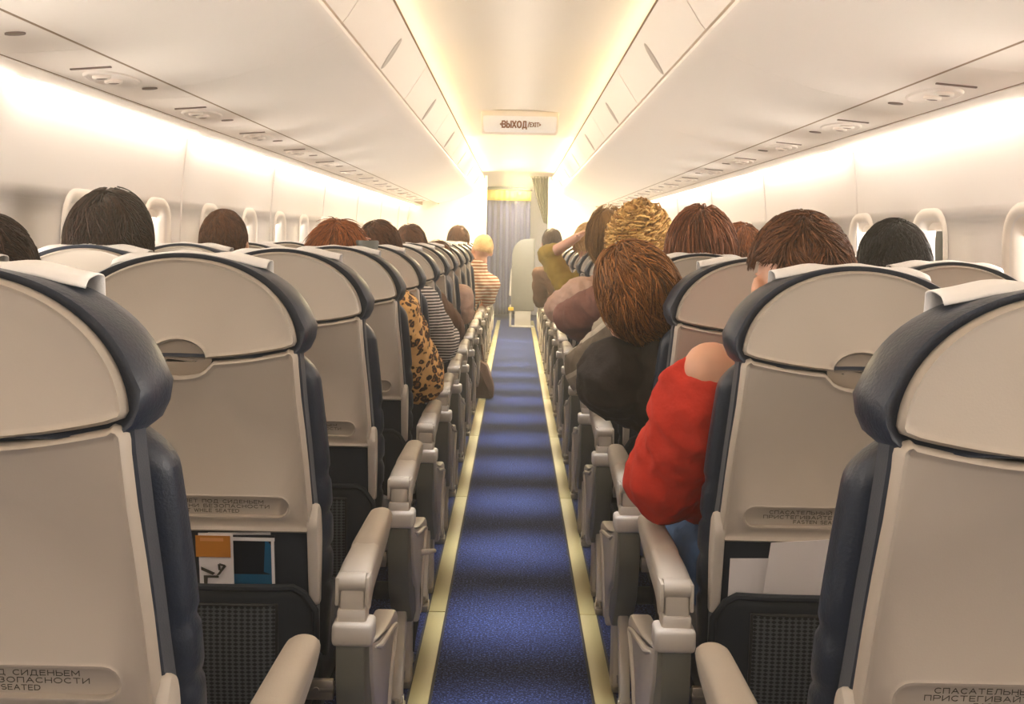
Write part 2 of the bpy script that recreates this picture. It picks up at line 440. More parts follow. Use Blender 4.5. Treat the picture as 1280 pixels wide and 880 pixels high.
SEATX, WINX = .577, 1.050
def make_seat(side, aisle):
    """side=+1 right of the aisle (aisle on -x), side=-1 left"""
    root = empty('airplane_seat', (0, 0, 0))
    X = lambda u: u*side
    def bld(mb, name, m, par=root, ang=40):
        if side < 0: mb.v = [(-a, b, c) for a, b, c in mb.v]
        return mb.build(name, m, par, ang=ang)
    # structural shell of the back
    mb = MB(); pillow(back_outline(.40, .003), ((-.006, .012), (0, .016), (0, .05), (-.006, .055)), mb); bld(mb, 'back_shell', M['leatherd'])
    # panels
    bld(panel(head_outline(), None, 0, rim=.007, lift=.003), 'headrest_panel', M['seatplastic'], ang=50)
    tray = bld(panel(tray_outline(), capsule_poly(.184, .706, .745), 0, rim=.010, lift=.005), 'tray_table', M['seatplastic'], ang=50)
    t = link('placard_text', placard_text(), None, tray, smooth=False)
    # latch dish
    mb = MB(); c = zj(0)
    el = ccw([Vector((.056*math.cos(a), c-.001+(.035 if math.sin(a) > 0 else .036)*math.sin(a))) for a in [2*PI*k/32 for k in range(32)]])
    pillow(el, ((0, .0112), (-.012, .0085), (-.03, .0105)), mb)
    bld(mb, 'tray_latch', M['seattaupe'])
    # headrest cushion wraps over the top
    arch = ccw([Vector(q) for q in ARCH if q[1] > 1.05] + [Vector(q) for q in ((-.199, 1.036), (-.199, 1.022), (-.196, 1.010), (-.188, 1.001), (-.174, .997), (.174, .997), (.188, 1.001), (.196, 1.010), (.199, 1.022), (.199, 1.036))])
    mb = MB(); rings = []
    for d, dy in ((.003, .012), (.010, .004), (.015, .003), (.020, .012), (.024, .035), (.026, .06), (.023, .085), (.012, .105), (-.02, .118), (-.07, .122)):
        ring = []
        for p, q in zip(offset(arch, d), arch):
            s_ = max(0, min(1, (q.y-.997)/.055)); s_ = .5+.5*s_*(2-s_)
            if d > 0: p = q+(p-q)*s_
            k = max(0, min(1, (q.y-1.02)/.13)); k = k*k
            dz = -(.45+.35*min(1, dy/.035))*max(0, d)*k
            ring.append((p.x, dy+ys(p.y), p.y+dz))
        rings.append(ring)
    mb.loft(rings)
    bld(mb, 'headrest_cushion', M['leather'], ang=70)
    # cloth cover over the headrest
    def cov(u, v):
        x = -.135+.27*u
        top = JZ+AB*math.sqrt(max(0, 1-(x/.2)**2))+.022
        top = max(top, 1.176-.012*abs(x/.135)**4) - .016 + .002*math.sin(x*70)
        s = v*5
        if s < 1: y, z = .046+.012*s, top-.010*(1-s)**2
        elif s < 2: y, z = .058+.042*(s-1), top+.003*math.sin((s-1)*PI)
        else:
            k = (s-2)/3; y, z = .100+.030*min(1, k*3)+.003*math.sin(x*60), top-.02*min(1, k*3)-.2*k
        return (x, y+ys(min(z, 1.2)), z)
    mb = MB(); mb.grid(cov, 24, 30); o = bld(mb, 'headrest_cover', M['cloth'], ang=None)
    sm = o.modifiers.new('thick', 'SOLIDIFY'); sm.thickness = .002; sm.offset = 1
    # backrest cushion with stitched pleats at the sides
    ol = []
    n = 60
    def hw(z):
        t = (z-.42)/.577
        w = .232+.016*math.sin(PI*min(1, max(0, t*1.05)))-.01*t
        if t > .90: w -= .045*((t-.90)/.10)**2.2
        for zi in (.56, .63, .70, .77): w -= .006*math.exp(-((z-zi)/.008)**2)
        return w
    for k in range(n+1): z = .42+.577*k/n; ol.append((hw(z), z))
    ol = [(a*.233/.259, b) for a, b in ol] + [(-a*(1 if aisle else .233/.259), b) for a, b in ol[::-1]]
    mb = MB(); pillow(ccw([Vector(q) for q in ol]), ((-.02, .056), (-.006, .062), (.0, .078), (.0, .10), (-.008, .125), (-.03, .145), (-.08, .152)), mb)
    bld(mb, 'backrest_cushion', M['leather'], ang=70)
    # seat cushion
    mb = MB(); ol = rounded([(-.225, .13), (.225, .13), (.225, .575), (-.225, .575)], .04, 6)
    rings = []
    for d, z in ((-.02, .335), (0, .345), (.004, .38), (.004, .42), (-.008, .446), (-.03, .456), (-.09, .46)):
        rings.append([(p.x, p.y, z-.02*(1 if False else 0)) for p in offset(ccw(ol), d)])
    mb.loft(rings); bld(mb, 'seat_cushion', M['leather'], ang=60)
    mb = MB(); mb.box((0, .34, .318), (.44, .42, .034), .008); xa = -.29 if aisle else -.222
    mb.cyl((xa, .16, .30), (.222, .16, .30), .022); mb.cyl((xa, .44, .30), (.222, .44, .30), .022)
    mb.box((0, .12, .385), (.44, .03, .05), .006)
    bld(mb, 'seat_frame', M['black'])
    # literature pocket
    zt = .583
    def pk(u, v, grow=0):
        x = (-.226+.452*u); z = .285+(zt-.285)*v
        r = min(1, (1-abs(2*u-1))*6)
        b = math.sin(PI*min(1, v*.7+.25))*.5+.5
        z2 = z-.045*max(0, abs(2*u-1)-.82)**2/.0324*v
        return (x, ys(z)+.010-.042*b*(1-(abs(2*u-1))**6)-grow, z2)
    pkt = None
    mb = MB(); mb.grid(lambda u, v: pk(u, v), 28, 14); pkt = bld(mb, 'literature_pocket', M['pocket'], ang=None)
    sm = pkt.modifiers.new('thick', 'SOLIDIFY'); sm.thickness = .003; sm.offset = -1
    mb = MB(); mb.tube([pk(0, v/6, .002) for v in range(7)]+[pk(u/24, 1, .003) for u in range(1, 24)]+[pk(1, 1-v/6, .002) for v in range(7)], .0065, 8)
    bld(mb, 'pocket_rim', M['pocket'], pkt)
    mb = MB(); mb.grid(lambda u, v: pk(.14+.72*u, .10+.80*v, .005), 28, 14); bld(mb, 'net_panel', M['net'], pkt, ang=None)
    mb = MB(); mb.tube([pk(.14, .1+.8*k/8, .005) for k in range(9)]+[pk(.14+.72*k/16, .9, .005) for k in range(1, 16)]+[pk(.86, .9-.8*k/8, .005) for k in range(9)], .003, 6)
    bld(mb, 'net_edging', M['black'], pkt)
    # recline hinge covers at the foot of the back
    for s in (-1, 1):
        mb = MB()
        poly = rounded([(-.004, .545), (.016, .545), (.040, .66), (.034, .722), (.010, .735), (-.012, .70)], .014, 5)
        poly = [Vector((p.x+ys(p.y)+.004, p.y)) for p in poly]
        plate_yz(mb, poly, s*.214, s*.234, .006); bld(mb, 'hinge_cover', M['trimplastic'])
    if aisle:
        # armrest
        su = -1
        ux = -.292 if aisle else -.229
        wd = .029 if aisle else .022
        arm = None
        prof = rounded([(.098, .540), (.112, .524), (.150, .546), (.30, .556), (.46, .572), (.512, .590), (.515, .612), (.47, .622), (.30, .617), (.14, .613), (.098, .604)], [.008, .010, .02, .05, .03, .012, .012, .02, .05, .02, .008], 4)
        mb = MB(); poly = ccw(prof)
        rings = []
        for k, (d, x) in enumerate(((-.010, -wd), (-.004, -wd+.003), (0, -wd+.011), (0, wd-.011), (-.004, wd-.003), (-.010, wd))):
            rings.append([(ux+x*(1-.22*max(0, (p.x-.1)/.42)), p.x, p.y) for p in offset(poly, d)])
        mb.loft(rings); arm = bld(mb, 'armrest', M['armcap'], ang=50)
        mb = MB()
        def pad(u, v):
            y = .235+.283*v; a = PI*u
            w = (wd+.0015)*(1-.22*max(0, (y-.1)/.42))
            e = 1 if v < .85 else math.sqrt(max(0, 1-((v-.85)/.15)**2))*.6+.4
            zt_ = .6205-.007*max(0, 1-v/.05)+.004*min(1, (y-.12)/.3)+(-.012*((v-.85)/.15)**2 if v > .85 else 0)
            x = -math.cos(a)*w*(.35+.65*e if v > .85 else 1)
            z = zt_-.026+.026*math.sqrt(max(0, math.sin(a)))
            return (ux+x, y, z)
        mb.grid(pad, 14, 16); bld(mb, 'armrest_pad', M['armpad'], arm, ang=60)
        if True:
            mb = MB(); mb.cyl((ux-wd+.006, .088, .588), (ux+wd-.006, .088, .588), .017, 24); mb.box((ux, .092, .552), (wd*1.5, .034, .06), .005)
            for s in (-1, 1): mb.box((ux+s*(wd-.003), .098, .575), (.007, .05, .05), .003)
            bld(mb, 'armrest_hinge', M['armcap'], arm)
            mb = MB(); mb.box((ux-.003, .090, .503), (.072, .060, .042), .009, 3); mb.box((ux, .094, .53), (.052, .046, .03), .006, 2)
            bld(mb, 'armrest_bracket', M['trimplastic'])
            # dark support post
            mb = MB(); plate_yz(mb, rounded([(.066, .49), (.122, .49), (.15, .40), (.20, .31), (.33, .25), (.33, .19), (.24, .19), (.12, .30), (.075, .40)], .02, 4), ux-.026, ux+.026, .005)
            bld(mb, 'support_post', M['support'])
            # legs
            mb = MB(); plate_yz(mb, rounded([(.20, .30), (.26, .315), (.335, .29), (.355, .20), (.345, .10), (.36, .012), (.27, .012), (.285, .10), (.285, .18), (.25, .235)], .03, 4), ux-.018, ux+.018, .006)
            bld(mb, 'front_leg', M['legpaint'])
            mb = MB(); plate_yz(mb, rounded([(.215, .30), (.25, .29), (.215, .20), (.165, .10), (.15, .03), (.105, .03), (.125, .11), (.175, .21)], .02, 4), ux-.013, ux+.013, .005)
            bld(mb, 'rear_strut', M['legpaint'])
            for y in (.128, .315):
                mb = MB(); mb.box((ux, y, .012), (.036, .07, .022), .004); mb.cyl((ux-.016, y, .036), (ux+.016, y, .036), .014, 14); mb.cyl((ux, y-.035, .03), (ux, y-.035, .05), .008, 10)
                bld(mb, 'floor_fitting', M['chrome'])
            # moulded end shroud on the aisle side
            poly = [(.118, .478), (.20, .452), (.30, .43), (.42, .41), (.52, .398), (.556, .378), (.55, .352), (.50, .335), (.43, .30), (.385, .23), (.368, .16), (.325, .16), (.315, .22), (.27, .28), (.19, .33), (.14, .40)]
            mb = MB(); plate_yz(mb, rounded(poly, .016, 4), ux-.034, ux+.012, .007); sh = bld(mb, 'end_shroud', M['trimplastic'])
            ridge = [(.15, .452), (.22, .428), (.32, .408), (.44, .386), (.50, .372), (.46, .345), (.40, .29), (.37, .22), (.36, .175)]
            mb = MB(); mb.tube([(ux-.035, a, b) for a, b in ridge], [.002]+[.006]*7+[.002], 8); bld(mb, 'shroud_ridge', M['trimplastic'], sh)
            mb = MB(); mb.cyl((ux+.03, .09, .40), (ux+.075, .09, .40), .012, 12); mb.box((ux+.055, .085, .40), (.05, .012, .036), .003); mb.cyl((ux+.06, .076, .40), (ux+.06, .082, .40), .006, 10)
            bld(mb, 'frame_bolt', M['chrome'])
    else:
        mb = MB()
        for y0 in (.16, .44): plate_yz(mb, rounded([(y0-.03, .31), (y0+.03, .31), (y0+.03, .0), (y0-.03, .0)], .01, 3), .19, .215, .004)
        bld(mb, 'outer_leg', M['legpaint'])
    return root
PITCH, Y1 = .79, 1.08
def RY(k): return Y1+PITCH*(k-1)
NROW = 15
ORD = ['', 'first', 'second', 'third', 'fourth', 'fifth', 'sixth', 'seventh', 'eighth', 'ninth', 'tenth', 'eleventh', 'twelfth', 'thirteenth', 'fourteenth', 'fifteenth']
SEAT_NOTE = {(-1, 2, 1): 'orange card in pocket', (1, 2, 1): 'white papers in pocket',
             (-1, 4, 1): 'leopard sleeve beside it', (1, 3, 1): 'person leaning out of it'}
for side in (-1, 1):
    for aisle in (1, 0):
        proto = make_seat(side, aisle); first = True
        for k in range(1 if aisle else 2, NROW+1):
            if not aisle and k > 9: continue
            o = proto if first else copy_tree(proto); first = False
            o.location = (side*(SEATX if aisle else WINX)-(.02 if k == 1 and side < 0 else 0), RY(k)+(.03 if k == 1 else 0), 0)
            sd = 'left' if side < 0 else 'right'
            note = SEAT_NOTE.get((side, k, aisle))
            if k == 1: lab = f'beige backed navy aisle seat nearest the camera on the {sd} side'
            elif note: lab = f'beige backed aisle seat on the {sd}, {ORD[k]} row from camera, {note}'
            else: lab = f"beige backed navy {'aisle' if aisle else 'window'} seat on the {sd}, {ORD[k]} row from the camera"
            tag(o, lab, 'seat', 'airplane seats in rows')

# ------------------------------------------------------------------ cabin shell
YA, YB = -2.6, 13.0
PROF = [(1.16, 0), (1.22, .15), (1.275, .45), (1.295, .75), (1.300, .96)]
WTOP = [(1.296, 1.32), (1.290, 1.42), (1.282, 1.50), (1.272, 1.58), (1.24, 1.68), (1.12, 1.80)]
WINZ0, WINZ1 = 1.02, 1.285
def winx(z): return 1.300+(1.296-1.300)*(z-.96)/(1.32-.96)
NW = 15
WY = {-1: [3.26+.68*k for k in range(-4, NW)], 1: [2.80+.68*k for k in range(-4, NW)]}
WY = {s: [y for y in v if YA+.3 < y < YB-.3] for s, v in WY.items()}
def win_poly(yc, hwid=.115, z0=WINZ0, z1=WINZ1): return ccw(rounded([(yc-hwid, z0), (yc+hwid, z0), (yc+hwid, z1), (yc-hwid, z1)], .075, 6))
for side in (-1, 1):
    sd = 'left' if side < 0 else 'right'
    bm = bmesh.new()
    def strip(prof):
        r = [[bm.verts.new((side*x, y, z)) for y in (YA, YB)] for x, z in prof]
        for i in range(len(prof)-1): bm.faces.new((r[i][0], r[i][1], r[i+1][1], r[i+1][0]))
    strip(PROF); strip(WTOP)
    loops = [[bm.verts.new((side*winx(z), y, z)) for y, z in ((YA, .96), (YB, .96), (YB, 1.32), (YA, 1.32))]]
    for yc in WY[side]: loops.append([bm.verts.new((side*winx(p.y), p.x, p.y)) for p in win_poly(yc)])
    fill_face(bm, loops)
    bmesh.ops.remove_doubles(bm, verts=bm.verts, dist=.0005)
    mb = MB(); mb.bm(bm); w = struct(mb.build('wall_'+sd, M['wall'], ang=30))
    sm = w.modifiers.new('thick', 'SOLIDIFY'); sm.thickness = .02; sm.offset = 0
    # panel joints
    mb = MB()
    for k in range(-4, 7):
        y = 4.22+1.54*k
        if not YA < y < YB-.1: continue
        pts = [(side*(x-.011), y, z) for x, z in PROF[2:]+WTOP[:4]]
        mb.tube(pts, .004, 6)
    struct(mb.build('trim_panel_joints_'+sd, M['wall']))
    for i, yc in enumerate(WY[side]):
        bm = bmesh.new(); prev = None
        for d, dx in ((.035, -.0115), (.028, -.019), (.008, -.0165), (-.004, .0), (-.010, .030), (-.012, .045)):
            ring = [bm.verts.new((side*(winx(p.y)+dx), p.x, p.y)) for p in offset(win_poly(yc), d)]
            if prev:
                for j in range(len(ring)): bm.faces.new((prev[j-1], prev[j], ring[j], ring[j-1]))
            prev = ring
        mb = MB(); mb.bm(bm); fr = struct(mb.build(f'window_{i+1 if side < 0 else i+1+len(WY[-1])}', M['shell'], ang=60))
        mb = MB(); pane = [(side*(winx(p.y)+.032), p.x, p.y) for p in offset(win_poly(yc), -.010)]; pane2 = [(side*(winx(p.y)+.035), p.x, p.y) for p in offset(win_poly(yc), -.010)]
        mb.loft([pane, pane2]); mb.build('pane', M['glass'], fr)
        # rolled-up shade with its grip
        mb = MB(); top = offset(win_poly(yc), -.007); zc = WINZ1-.035-.03*((i*7) % 3 == 1)
        pts = ccw([p for p in top if p.y > zc-.01]); 
        mb.loft([[(side*(winx(p.y)+.020), p.x, max(p.y, zc)) for p in pts], [(side*(winx(p.y)+.025), p.x, max(p.y, zc)) for p in pts]])
        mb.box((side*(winx(zc)+.017), yc, zc+.008), (.008, .06, .010), .003)
        mb.build('window_shade', M['shell'], fr)

# floor and path strips
mb = MB(); mb.box((0, (YA+18)/2, -.02), (2.6, 18-YA, .04)); struct(mb.build('floor', M['carpet'], smooth=False))
for i, s in enumerate((-1, 1)):
    mb = MB(); y = .35
    while y < 15.5:
        L = 3.19 if y < 1 else 1.58
        mb.box((s*.241+.003, y+L/2, .003), (.052, L-.006, .006), .0015); y += L
    struct(mb.build(f'trim_{i+1}', M['strip']))
    mb = MB(); mb.box((s*.241+.003, 8, .001), (.066, 15.4, .002)); struct(mb.build(f'trim_{i+3}', M['stripdark']))
# cove ledge, bin line, ceiling
for side in (-1, 1):
    sd = 'left' if side < 0 else 'right'
    mb = MB(); mb.loft([[(side*x, y, z) for x, z in ((1.118, 1.566), (1.192, 1.560), (1.200, 1.572), (1.200, 1.62), (1.118, 1.62))] for y in (YA, YB)])
    struct(mb.build('trim_ledge_'+sd, M['shell'], ang=30))
    mb = MB(); mb.loft([[(side*x, y, z) for x, z in ((1.110, 1.569), (1.118, 1.569), (1.118, 1.61), (1.110, 1.61))] for y in (YA, YB)])
    struct(mb.build('trim_ledge_gap_'+sd, M['gap'], smooth=False))
    mb = MB(); mb.loft([[(side*x, y, z) for x, z in ((.915, 1.584), (.925, 1.583), (.925, 1.62), (.915, 1.62))] for y in (YA, YB)])
    struct(mb.build('trim_service_gap_'+sd, M['gap'], smooth=False))
    mb = MB(); mb.loft([[(side*x, y, z) for x, z in ((.3865, 1.8965), (.382, 1.898), (.384, 1.903), (.392, 1.900))] for y in (YA, YB)])
    struct(mb.build('trim_ceiling_gap_'+sd, M['gap'], smooth=False))
prof = [(-.473, 1.972), (-.40, 1.970), (-.32, 1.976), (-.24, 1.986), (-.12, 1.996), (0, 1.999), (.12, 1.996), (.24, 1.986), (.32, 1.976), (.40, 1.970), (.473, 1.972)]
mb = MB(); n = len(prof)
mb.loft([[(x, y, z) for x, z in prof]+[(x, y, z+.03) for x, z in prof[::-1]] for y in (YA, 18)])
struct(mb.build('ceiling', M['ceil'], ang=30))
mb = MB(); mb.box((0, 8, 2.03), (2.6, 21, .04)); struct(mb.build('ceiling_outer', M['ceil'], smooth=False))

# overhead bins
def make_bin(side):
    root = empty('overhead_bin', (0, 0, 0)); L = 1.61
    bot = [(.913, 1.582), (.86, 1.588), (.76, 1.610), (.65, 1.646), (.56, 1.684), (.505, 1.711), (.485, 1.722), (.474, 1.735), (.474, 1.746), (.482, 1.752)]
    back = [(.50, 1.76), (.425, 1.878), (.470, 1.882), (.474, 2.0095), (.913, 2.0095)]
    mb = MB(); mb.loft([[(side*x, y, z) for x, z in bot+back] for y in (-L/2+.0005, L/2-.0005)])
    mb.build('bin_body', M['shell'], root, ang=25)
    door = [(.476, 1.758), (.462, 1.776), (.440, 1.812), (.414, 1.852), (.393, 1.886), (.388, 1.897)]
    inn = [(.400, 1.899), (.424, 1.878), (.497, 1.764)]
    mb = MB(); mb.loft([[(side*x, y, z) for x, z in door+inn] for y in (-L/2+.004, L/2-.004)])
    d = mb.build('bin_door', M['shell'], root, ang=30)
    # recessed oval latch
    c = Vector((side*.4405, 0, 1.811)); up = Vector((-side*.54, 0, .84)).normalized(); nrm = Vector((-side*.84, 0, -.54)).normalized(); fy = Vector((0, 1, 0))
    mb = MB(); rings = []
    for sc, dn in ((1.25, .0005), (1.15, .004), (1.0, .005), (.75, .002), (.4, .001)):
        rings.append([c+up*(.05*sc*math.sin(a))+fy*(.026*sc*math.cos(a))+nrm*dn for a in [2*PI*k/20 for k in range(20)]])
    mb.loft(rings, cap0=False); mb.build('latch', M['seatplastic'], d, ang=60)
    return root
for side in (-1, 1):
    p = make_bin(side); sd = 'left' if side < 0 else 'right'
    ks = [k for k in range(-2, 6)]
    for i, k in enumerate(ks):
        o = p if i == 0 else copy_tree(p); o.location = (0, 3.72+1.61*k, 0)
        j = k+1
        lab = (f'closed white overhead bin above the {sd} seats, {ORD[j]} in view from the camera' if j >= 1 else f'closed white overhead bin above the {sd} seats, behind the camera')
        tag(o, lab, 'overhead bin', 'overhead bins')
# passenger service panels
def make_psu(side):
    root = empty('service_panel', (0, 0, 0)); L = PITCH-.003
    mb = MB(); mb.loft([[(side*x, y, z) for x, z in ((.927, 1.5835), (1.108, 1.5685), (1.108, 1.60), (.927, 1.612))] for y in (-L/2, L/2)])
    mb.build('panel', M['shell'], root, smooth=False)
    nz = Vector((-side*.083, 0, -1)).normalized(); ax = Vector((side*1, 0, -.083)).normalized(); fy = Vector((0, 1, 0))
    c0 = Vector((side*1.0175, 0, 1.576))
    def P(a, b, h): return c0+ax*(side*a*side if False else a)+fy*b+nz*h
    # raised oval bezel
    mb = MB(); rings = []
    for sc, h in ((1.0, .0), (.97, .004), (.9, .005), (.84, .002), (.5, .0015)):
        rings.append([P(.055*sc*math.sin(a), .13*sc*math.cos(a), h) for a in [2*PI*k/28 for k in range(28)]])
    mb.loft(rings, cap0=False); mb.build('bezel', M['shell'], root, ang=50)
    for b in (-.06, .02):
        mb = MB(); rings = []
        for r, h in ((.022, .0015), (.022, .008), (.017, .011), (.011, .009), (.006, .003)):
            rings.append([P(.004+r*math.sin(a), b+r*math.cos(a), h) for a in [2*PI*k/18 for k in range(18)]])
        mb.loft(rings, cap0=False); nzl = mb.build('air_nozzle', M['shell'], root, ang=40)
        mb = MB(); mb.loft([[P(.004+r*math.sin(a), b+r*math.cos(a), h) for a in [2*PI*k/14 for k in range(14)]] for r, h in ((.014, .0095), (.009, .0105))]); mb.build('nozzle_opening', M['slot'], nzl)
    mb = MB(); mb.loft([[P(-.055+a*.006, b, h) for a, b in ((-.8, -.176), (15, -.176), (15, -.168), (-.8, -.168))] for h in (-.002, .0035)]); mb.build('sign_slot', M['slot'], root, smooth=False)
    mb = MB(); rings = []
    for r, h in ((1, -.002), (1, .003), (.8, .0035)):
        rings.append([P(-.03+.020*r*math.sin(a), .19+.014*r*math.cos(a), h) for a in [2*PI*k/18 for k in range(18)]])
    mb.loft(rings); mb.build('speaker_grille', M['slot'], root)
    return root
for side in (-1, 1):
    mb = MB(); mb.loft([[(side*x, y, z) for x, z in ((.927, 1.5835), (1.108, 1.5685), (1.108, 1.60), (.927, 1.612))] for y in (YA, 1.563)])
    struct(mb.build('trim_service_strip_'+('left' if side < 0 else 'right'), M['shell'], smooth=False))
    p = make_psu(side); sd = 'left' if side < 0 else 'right'
    for i, k in enumerate(range(1, 14)):
        o = p if i == 0 else copy_tree(p); o.location = (0, 1.96+PITCH*(k-1), 0)
        tag(o, f'white reading light and air nozzle panel under the {sd} bins, {ORD[k]} from the camera', 'service panel', 'passenger service panels')
# wall wash lights
M['lamp'] = emis('cove_lamp', (1.0, .88, .74, 1), 11)
mbs = {}
for side in (-1, 1):
    sd = 'left' if side < 0 else 'right'; first = None
    for i, k in enumerate(range(-4, 6)):
        y0 = 4.22+1.54*k+.05; y1 = y0+1.44
        if y0 < YA+.1: continue
        if first is None:
            mb = MB(); mb.loft([[(side*x, y, z) for x, z in ((1.2005, 1.561), (1.203, 1.546), (1.213, 1.540), (1.222, 1.546), (1.218, 1.562))] for y in (-.72, .72)])
            o = first = mb.build('cove_light', M['lamp'], smooth=False)
        else:
            o = first.copy(); C.objects.link(o)
        o.location = (0, (y0+y1)/2, 0)
        j = k+2
        tag(o, f'glowing strip light along the top of the {sd} wall, ' + (f'{ORD[j]} in view from the camera' if j >= 1 else 'behind the camera'), 'light', 'wall strip lights')

# end walls
mb = MB(); mb.box((0, YA-.02, 1.0), (2.7, .04, 2.1)); struct(mb.build('wall_rear', M['wall'], smooth=False))
for s in (-1, 1):
    x0 = .36
    mb = MB(); mb.loft([[(s*x, y, z) for x, z in ((x0, 0), (1.33, 0), (1.33, 1.93), (x0, 1.93))] for y in (13.02, 13.06)])
    struct(mb.build('wall_partition_'+('left' if s < 0 else 'right'), M['shell'], smooth=False))
    mb = MB(); mb.box((s*1.1, 15.5, 1.0), (.04, 4.9, 2.0)); struct(mb.build('wall_galley_'+('left' if s < 0 else 'right'), M['wall'], smooth=False))
mb = MB(); mb.box((0, 17.5, 1.0), (2.6, .04, 2.1)); struct(mb.build('wall_far', M['wall'], smooth=False))

# ------------------------------------------------------------------ sign, curtains, crew seat
root = empty('exit_sign', (0, 6.9, 1.965), 'cream exit sign with orange Cyrillic lettering hanging from the aisle ceiling', 'sign')
mb = MB(); pts = rounded([(-.235, -.118), (.235, -.118), (.245, .03), (-.245, .03)], .02, 5)
pl = ccw(pts); rings = [[(p.x, y, p.y) for p in offset(pl, d)] for d, y in ((-.010, -.012), (-.002, -.008), (0, .0), (0, .05), (-.008, .06))]
mb.loft(rings); mb.build('housing', M['ceil'], root)
M['signlit'] = emis('lit_sign_face', (1, .93, .78, 1), .12)
mb = MB(); pl = ccw(rounded([(-.222, -.108), (.222, -.108), (.230, -.006), (-.230, -.006)], .015, 4)); mb.loft([[(p.x, y, p.y) for p in pl] for y in (-.0135, -.0115)]); mb.build('lit_face', M['signlit'], root)
M['signink'] = mat('sign_ink', srgb(128, 70, 8), .6)
vs = MB()
for body, h, wid, x0, st in (('ВЫХОД', .038, .150, -.034, .0085), ('/EXIT', .024, .066, .084, .0055)):
    for n_, q in enumerate(lettering(body, h, wid, st, .32)): vs.add([(v.x+x0, -.0144-(n_ % 23)*4e-5, v.y-.058) for v in q], [(0, 1, 2, 3)])
for s, x0 in ((-1, -.120), (1, .126)): vs.add([(x0+s*.006, -.0146, -.058), (x0-s*.006, -.0146, -.047), (x0-s*.006, -.0146, -.069)], [(0, 1, 2)])
vs.build('lettering', M['signink'], root, smooth=False, fix=False)

M['curtain'] = mat('curtain_navy', srgb(66, 66, 104), .8, var=.1, vscale=8, bump=.1, bscale=200, sheen=.3)
M['olivecurt'] = mat('curtain_olive', srgb(70, 66, 42), .8, var=.1, vscale=8, sheen=.2)
M['gold'] = mat('gold_band', srgb(236, 186, 30), .55, var=.06)
YC = 16.6
root = empty('curtain', (-.18, YC, 0), 'tall blue grey curtain with yellow header closing the aisle at far end', 'curtain')
def cur(u, v):
    x = -.40+.80*u*(1-.03*v); a = 9*2*PI*u
    return (x, .045*math.sin(a)*(.6+.4*(1-v))+.02*math.sin(a*.37+1), .06+1.74*v+.012*math.sin(a)*0)
mb = MB(); mb.grid(cur, 180, 14); o = mb.build('drape', M['curtain'], root, ang=None, fix=False); sm = o.modifiers.new('t', 'SOLIDIFY'); sm.thickness = .004
mb = MB()
def hd(u, v):
    x = -.36+.74*u; return (x, -.07+.006*math.sin(u*60), 1.76+.16*v+.02*math.sin(PI*u)*v)
mb.grid(hd, 40, 3); o = mb.build('header_band', M['gold'], root, ang=None, fix=False); sm = o.modifiers.new('t', 'SOLIDIFY'); sm.thickness = .006
mb = MB(); mb.tube([(-.38+.78*k/20, -.085, 1.925+.022*math.sin(PI*k/20)) for k in range(21)], .022, 10); mb.build('rail', M['olivecurt'], root)
mb = MB(); mb.tube([(-.45, -.02, 1.60), (-.44, -.04, 1.70), (-.40, -.05, 1.77)], [.012, .03, .02], 8); mb.build('tie', M['olivecurt'], root)

root = empty('curtain', (.30, 13.6, 0), 'short dark olive curtain bunched and hanging at right of the far aisle', 'curtain')
mb = MB()
def cur2(u, v):
    w = .20-.10*(1-v)**.7; x = -.03+.11*(1-v)**1.4 + w*(u-.5); a = 5*2*PI*u
    return (x, .018*math.sin(a), 1.40+.565*v - .04*u*(1-v)*1.2)
mb.grid(cur2, 60, 14); o = mb.build('drape', M['olivecurt'], root, ang=None, fix=False); sm = o.modifiers.new('t', 'SOLIDIFY'); sm.thickness = .006
mb = MB(); mb.tube([(-.15, 0, 1.955), (.24, 0, 1.955)], .012, 8); mb.cyl((.20, 0, 1.955), (.20, -.03, 1.94), .012); mb.build('rail', M['chrome'], root)

root = empty('crew_seat', (.10, 15.0, 0), 'grey folding crew seat standing in the aisle before the curtain', 'seat')
M['crew'] = mat('crew_seat_grey', srgb(118, 114, 104), .6, var=.06, bump=.05, bscale=200)
ol = ccw(rounded([(-.16, .22), (.15, .22), (.15, 1.20), (-.06, 1.19), (-.16, 1.05)], [.02, .02, .03, .10, .12], 6))
mb = MB(); mb.loft([[(p.x, y, p.y) for p in offset(ol, d)] for d, y in ((-.015, -.0), (0, .012), (0, .06), (-.012, .075))]); mb.build('backrest', M['crew'], root)
mb = MB(); ol2 = ccw(rounded([(-.19, .42), (-.135, .42), (-.135, .80), (-.17, .78)], .02, 4)); mb.loft([[(p.x, y, p.y) for p in ol2] for y in (.02, .30)]); mb.build('folded_seat', M['trimplastic'], root)
mb = MB(); mb.box((.0, .04, .12), (.22, .05, .22), .01); mb.box((-.165, .04, .15), (.03, .03, .30), .006); mb.box((0, .04, .01), (.30, .16, .02), .005); mb.build('base', M['trimplastic'], root)
mb = MB(); mb.box((-.16, .0, .245), (.07, .03, .05), .008); mb.build('buckle', M['gold'], root)

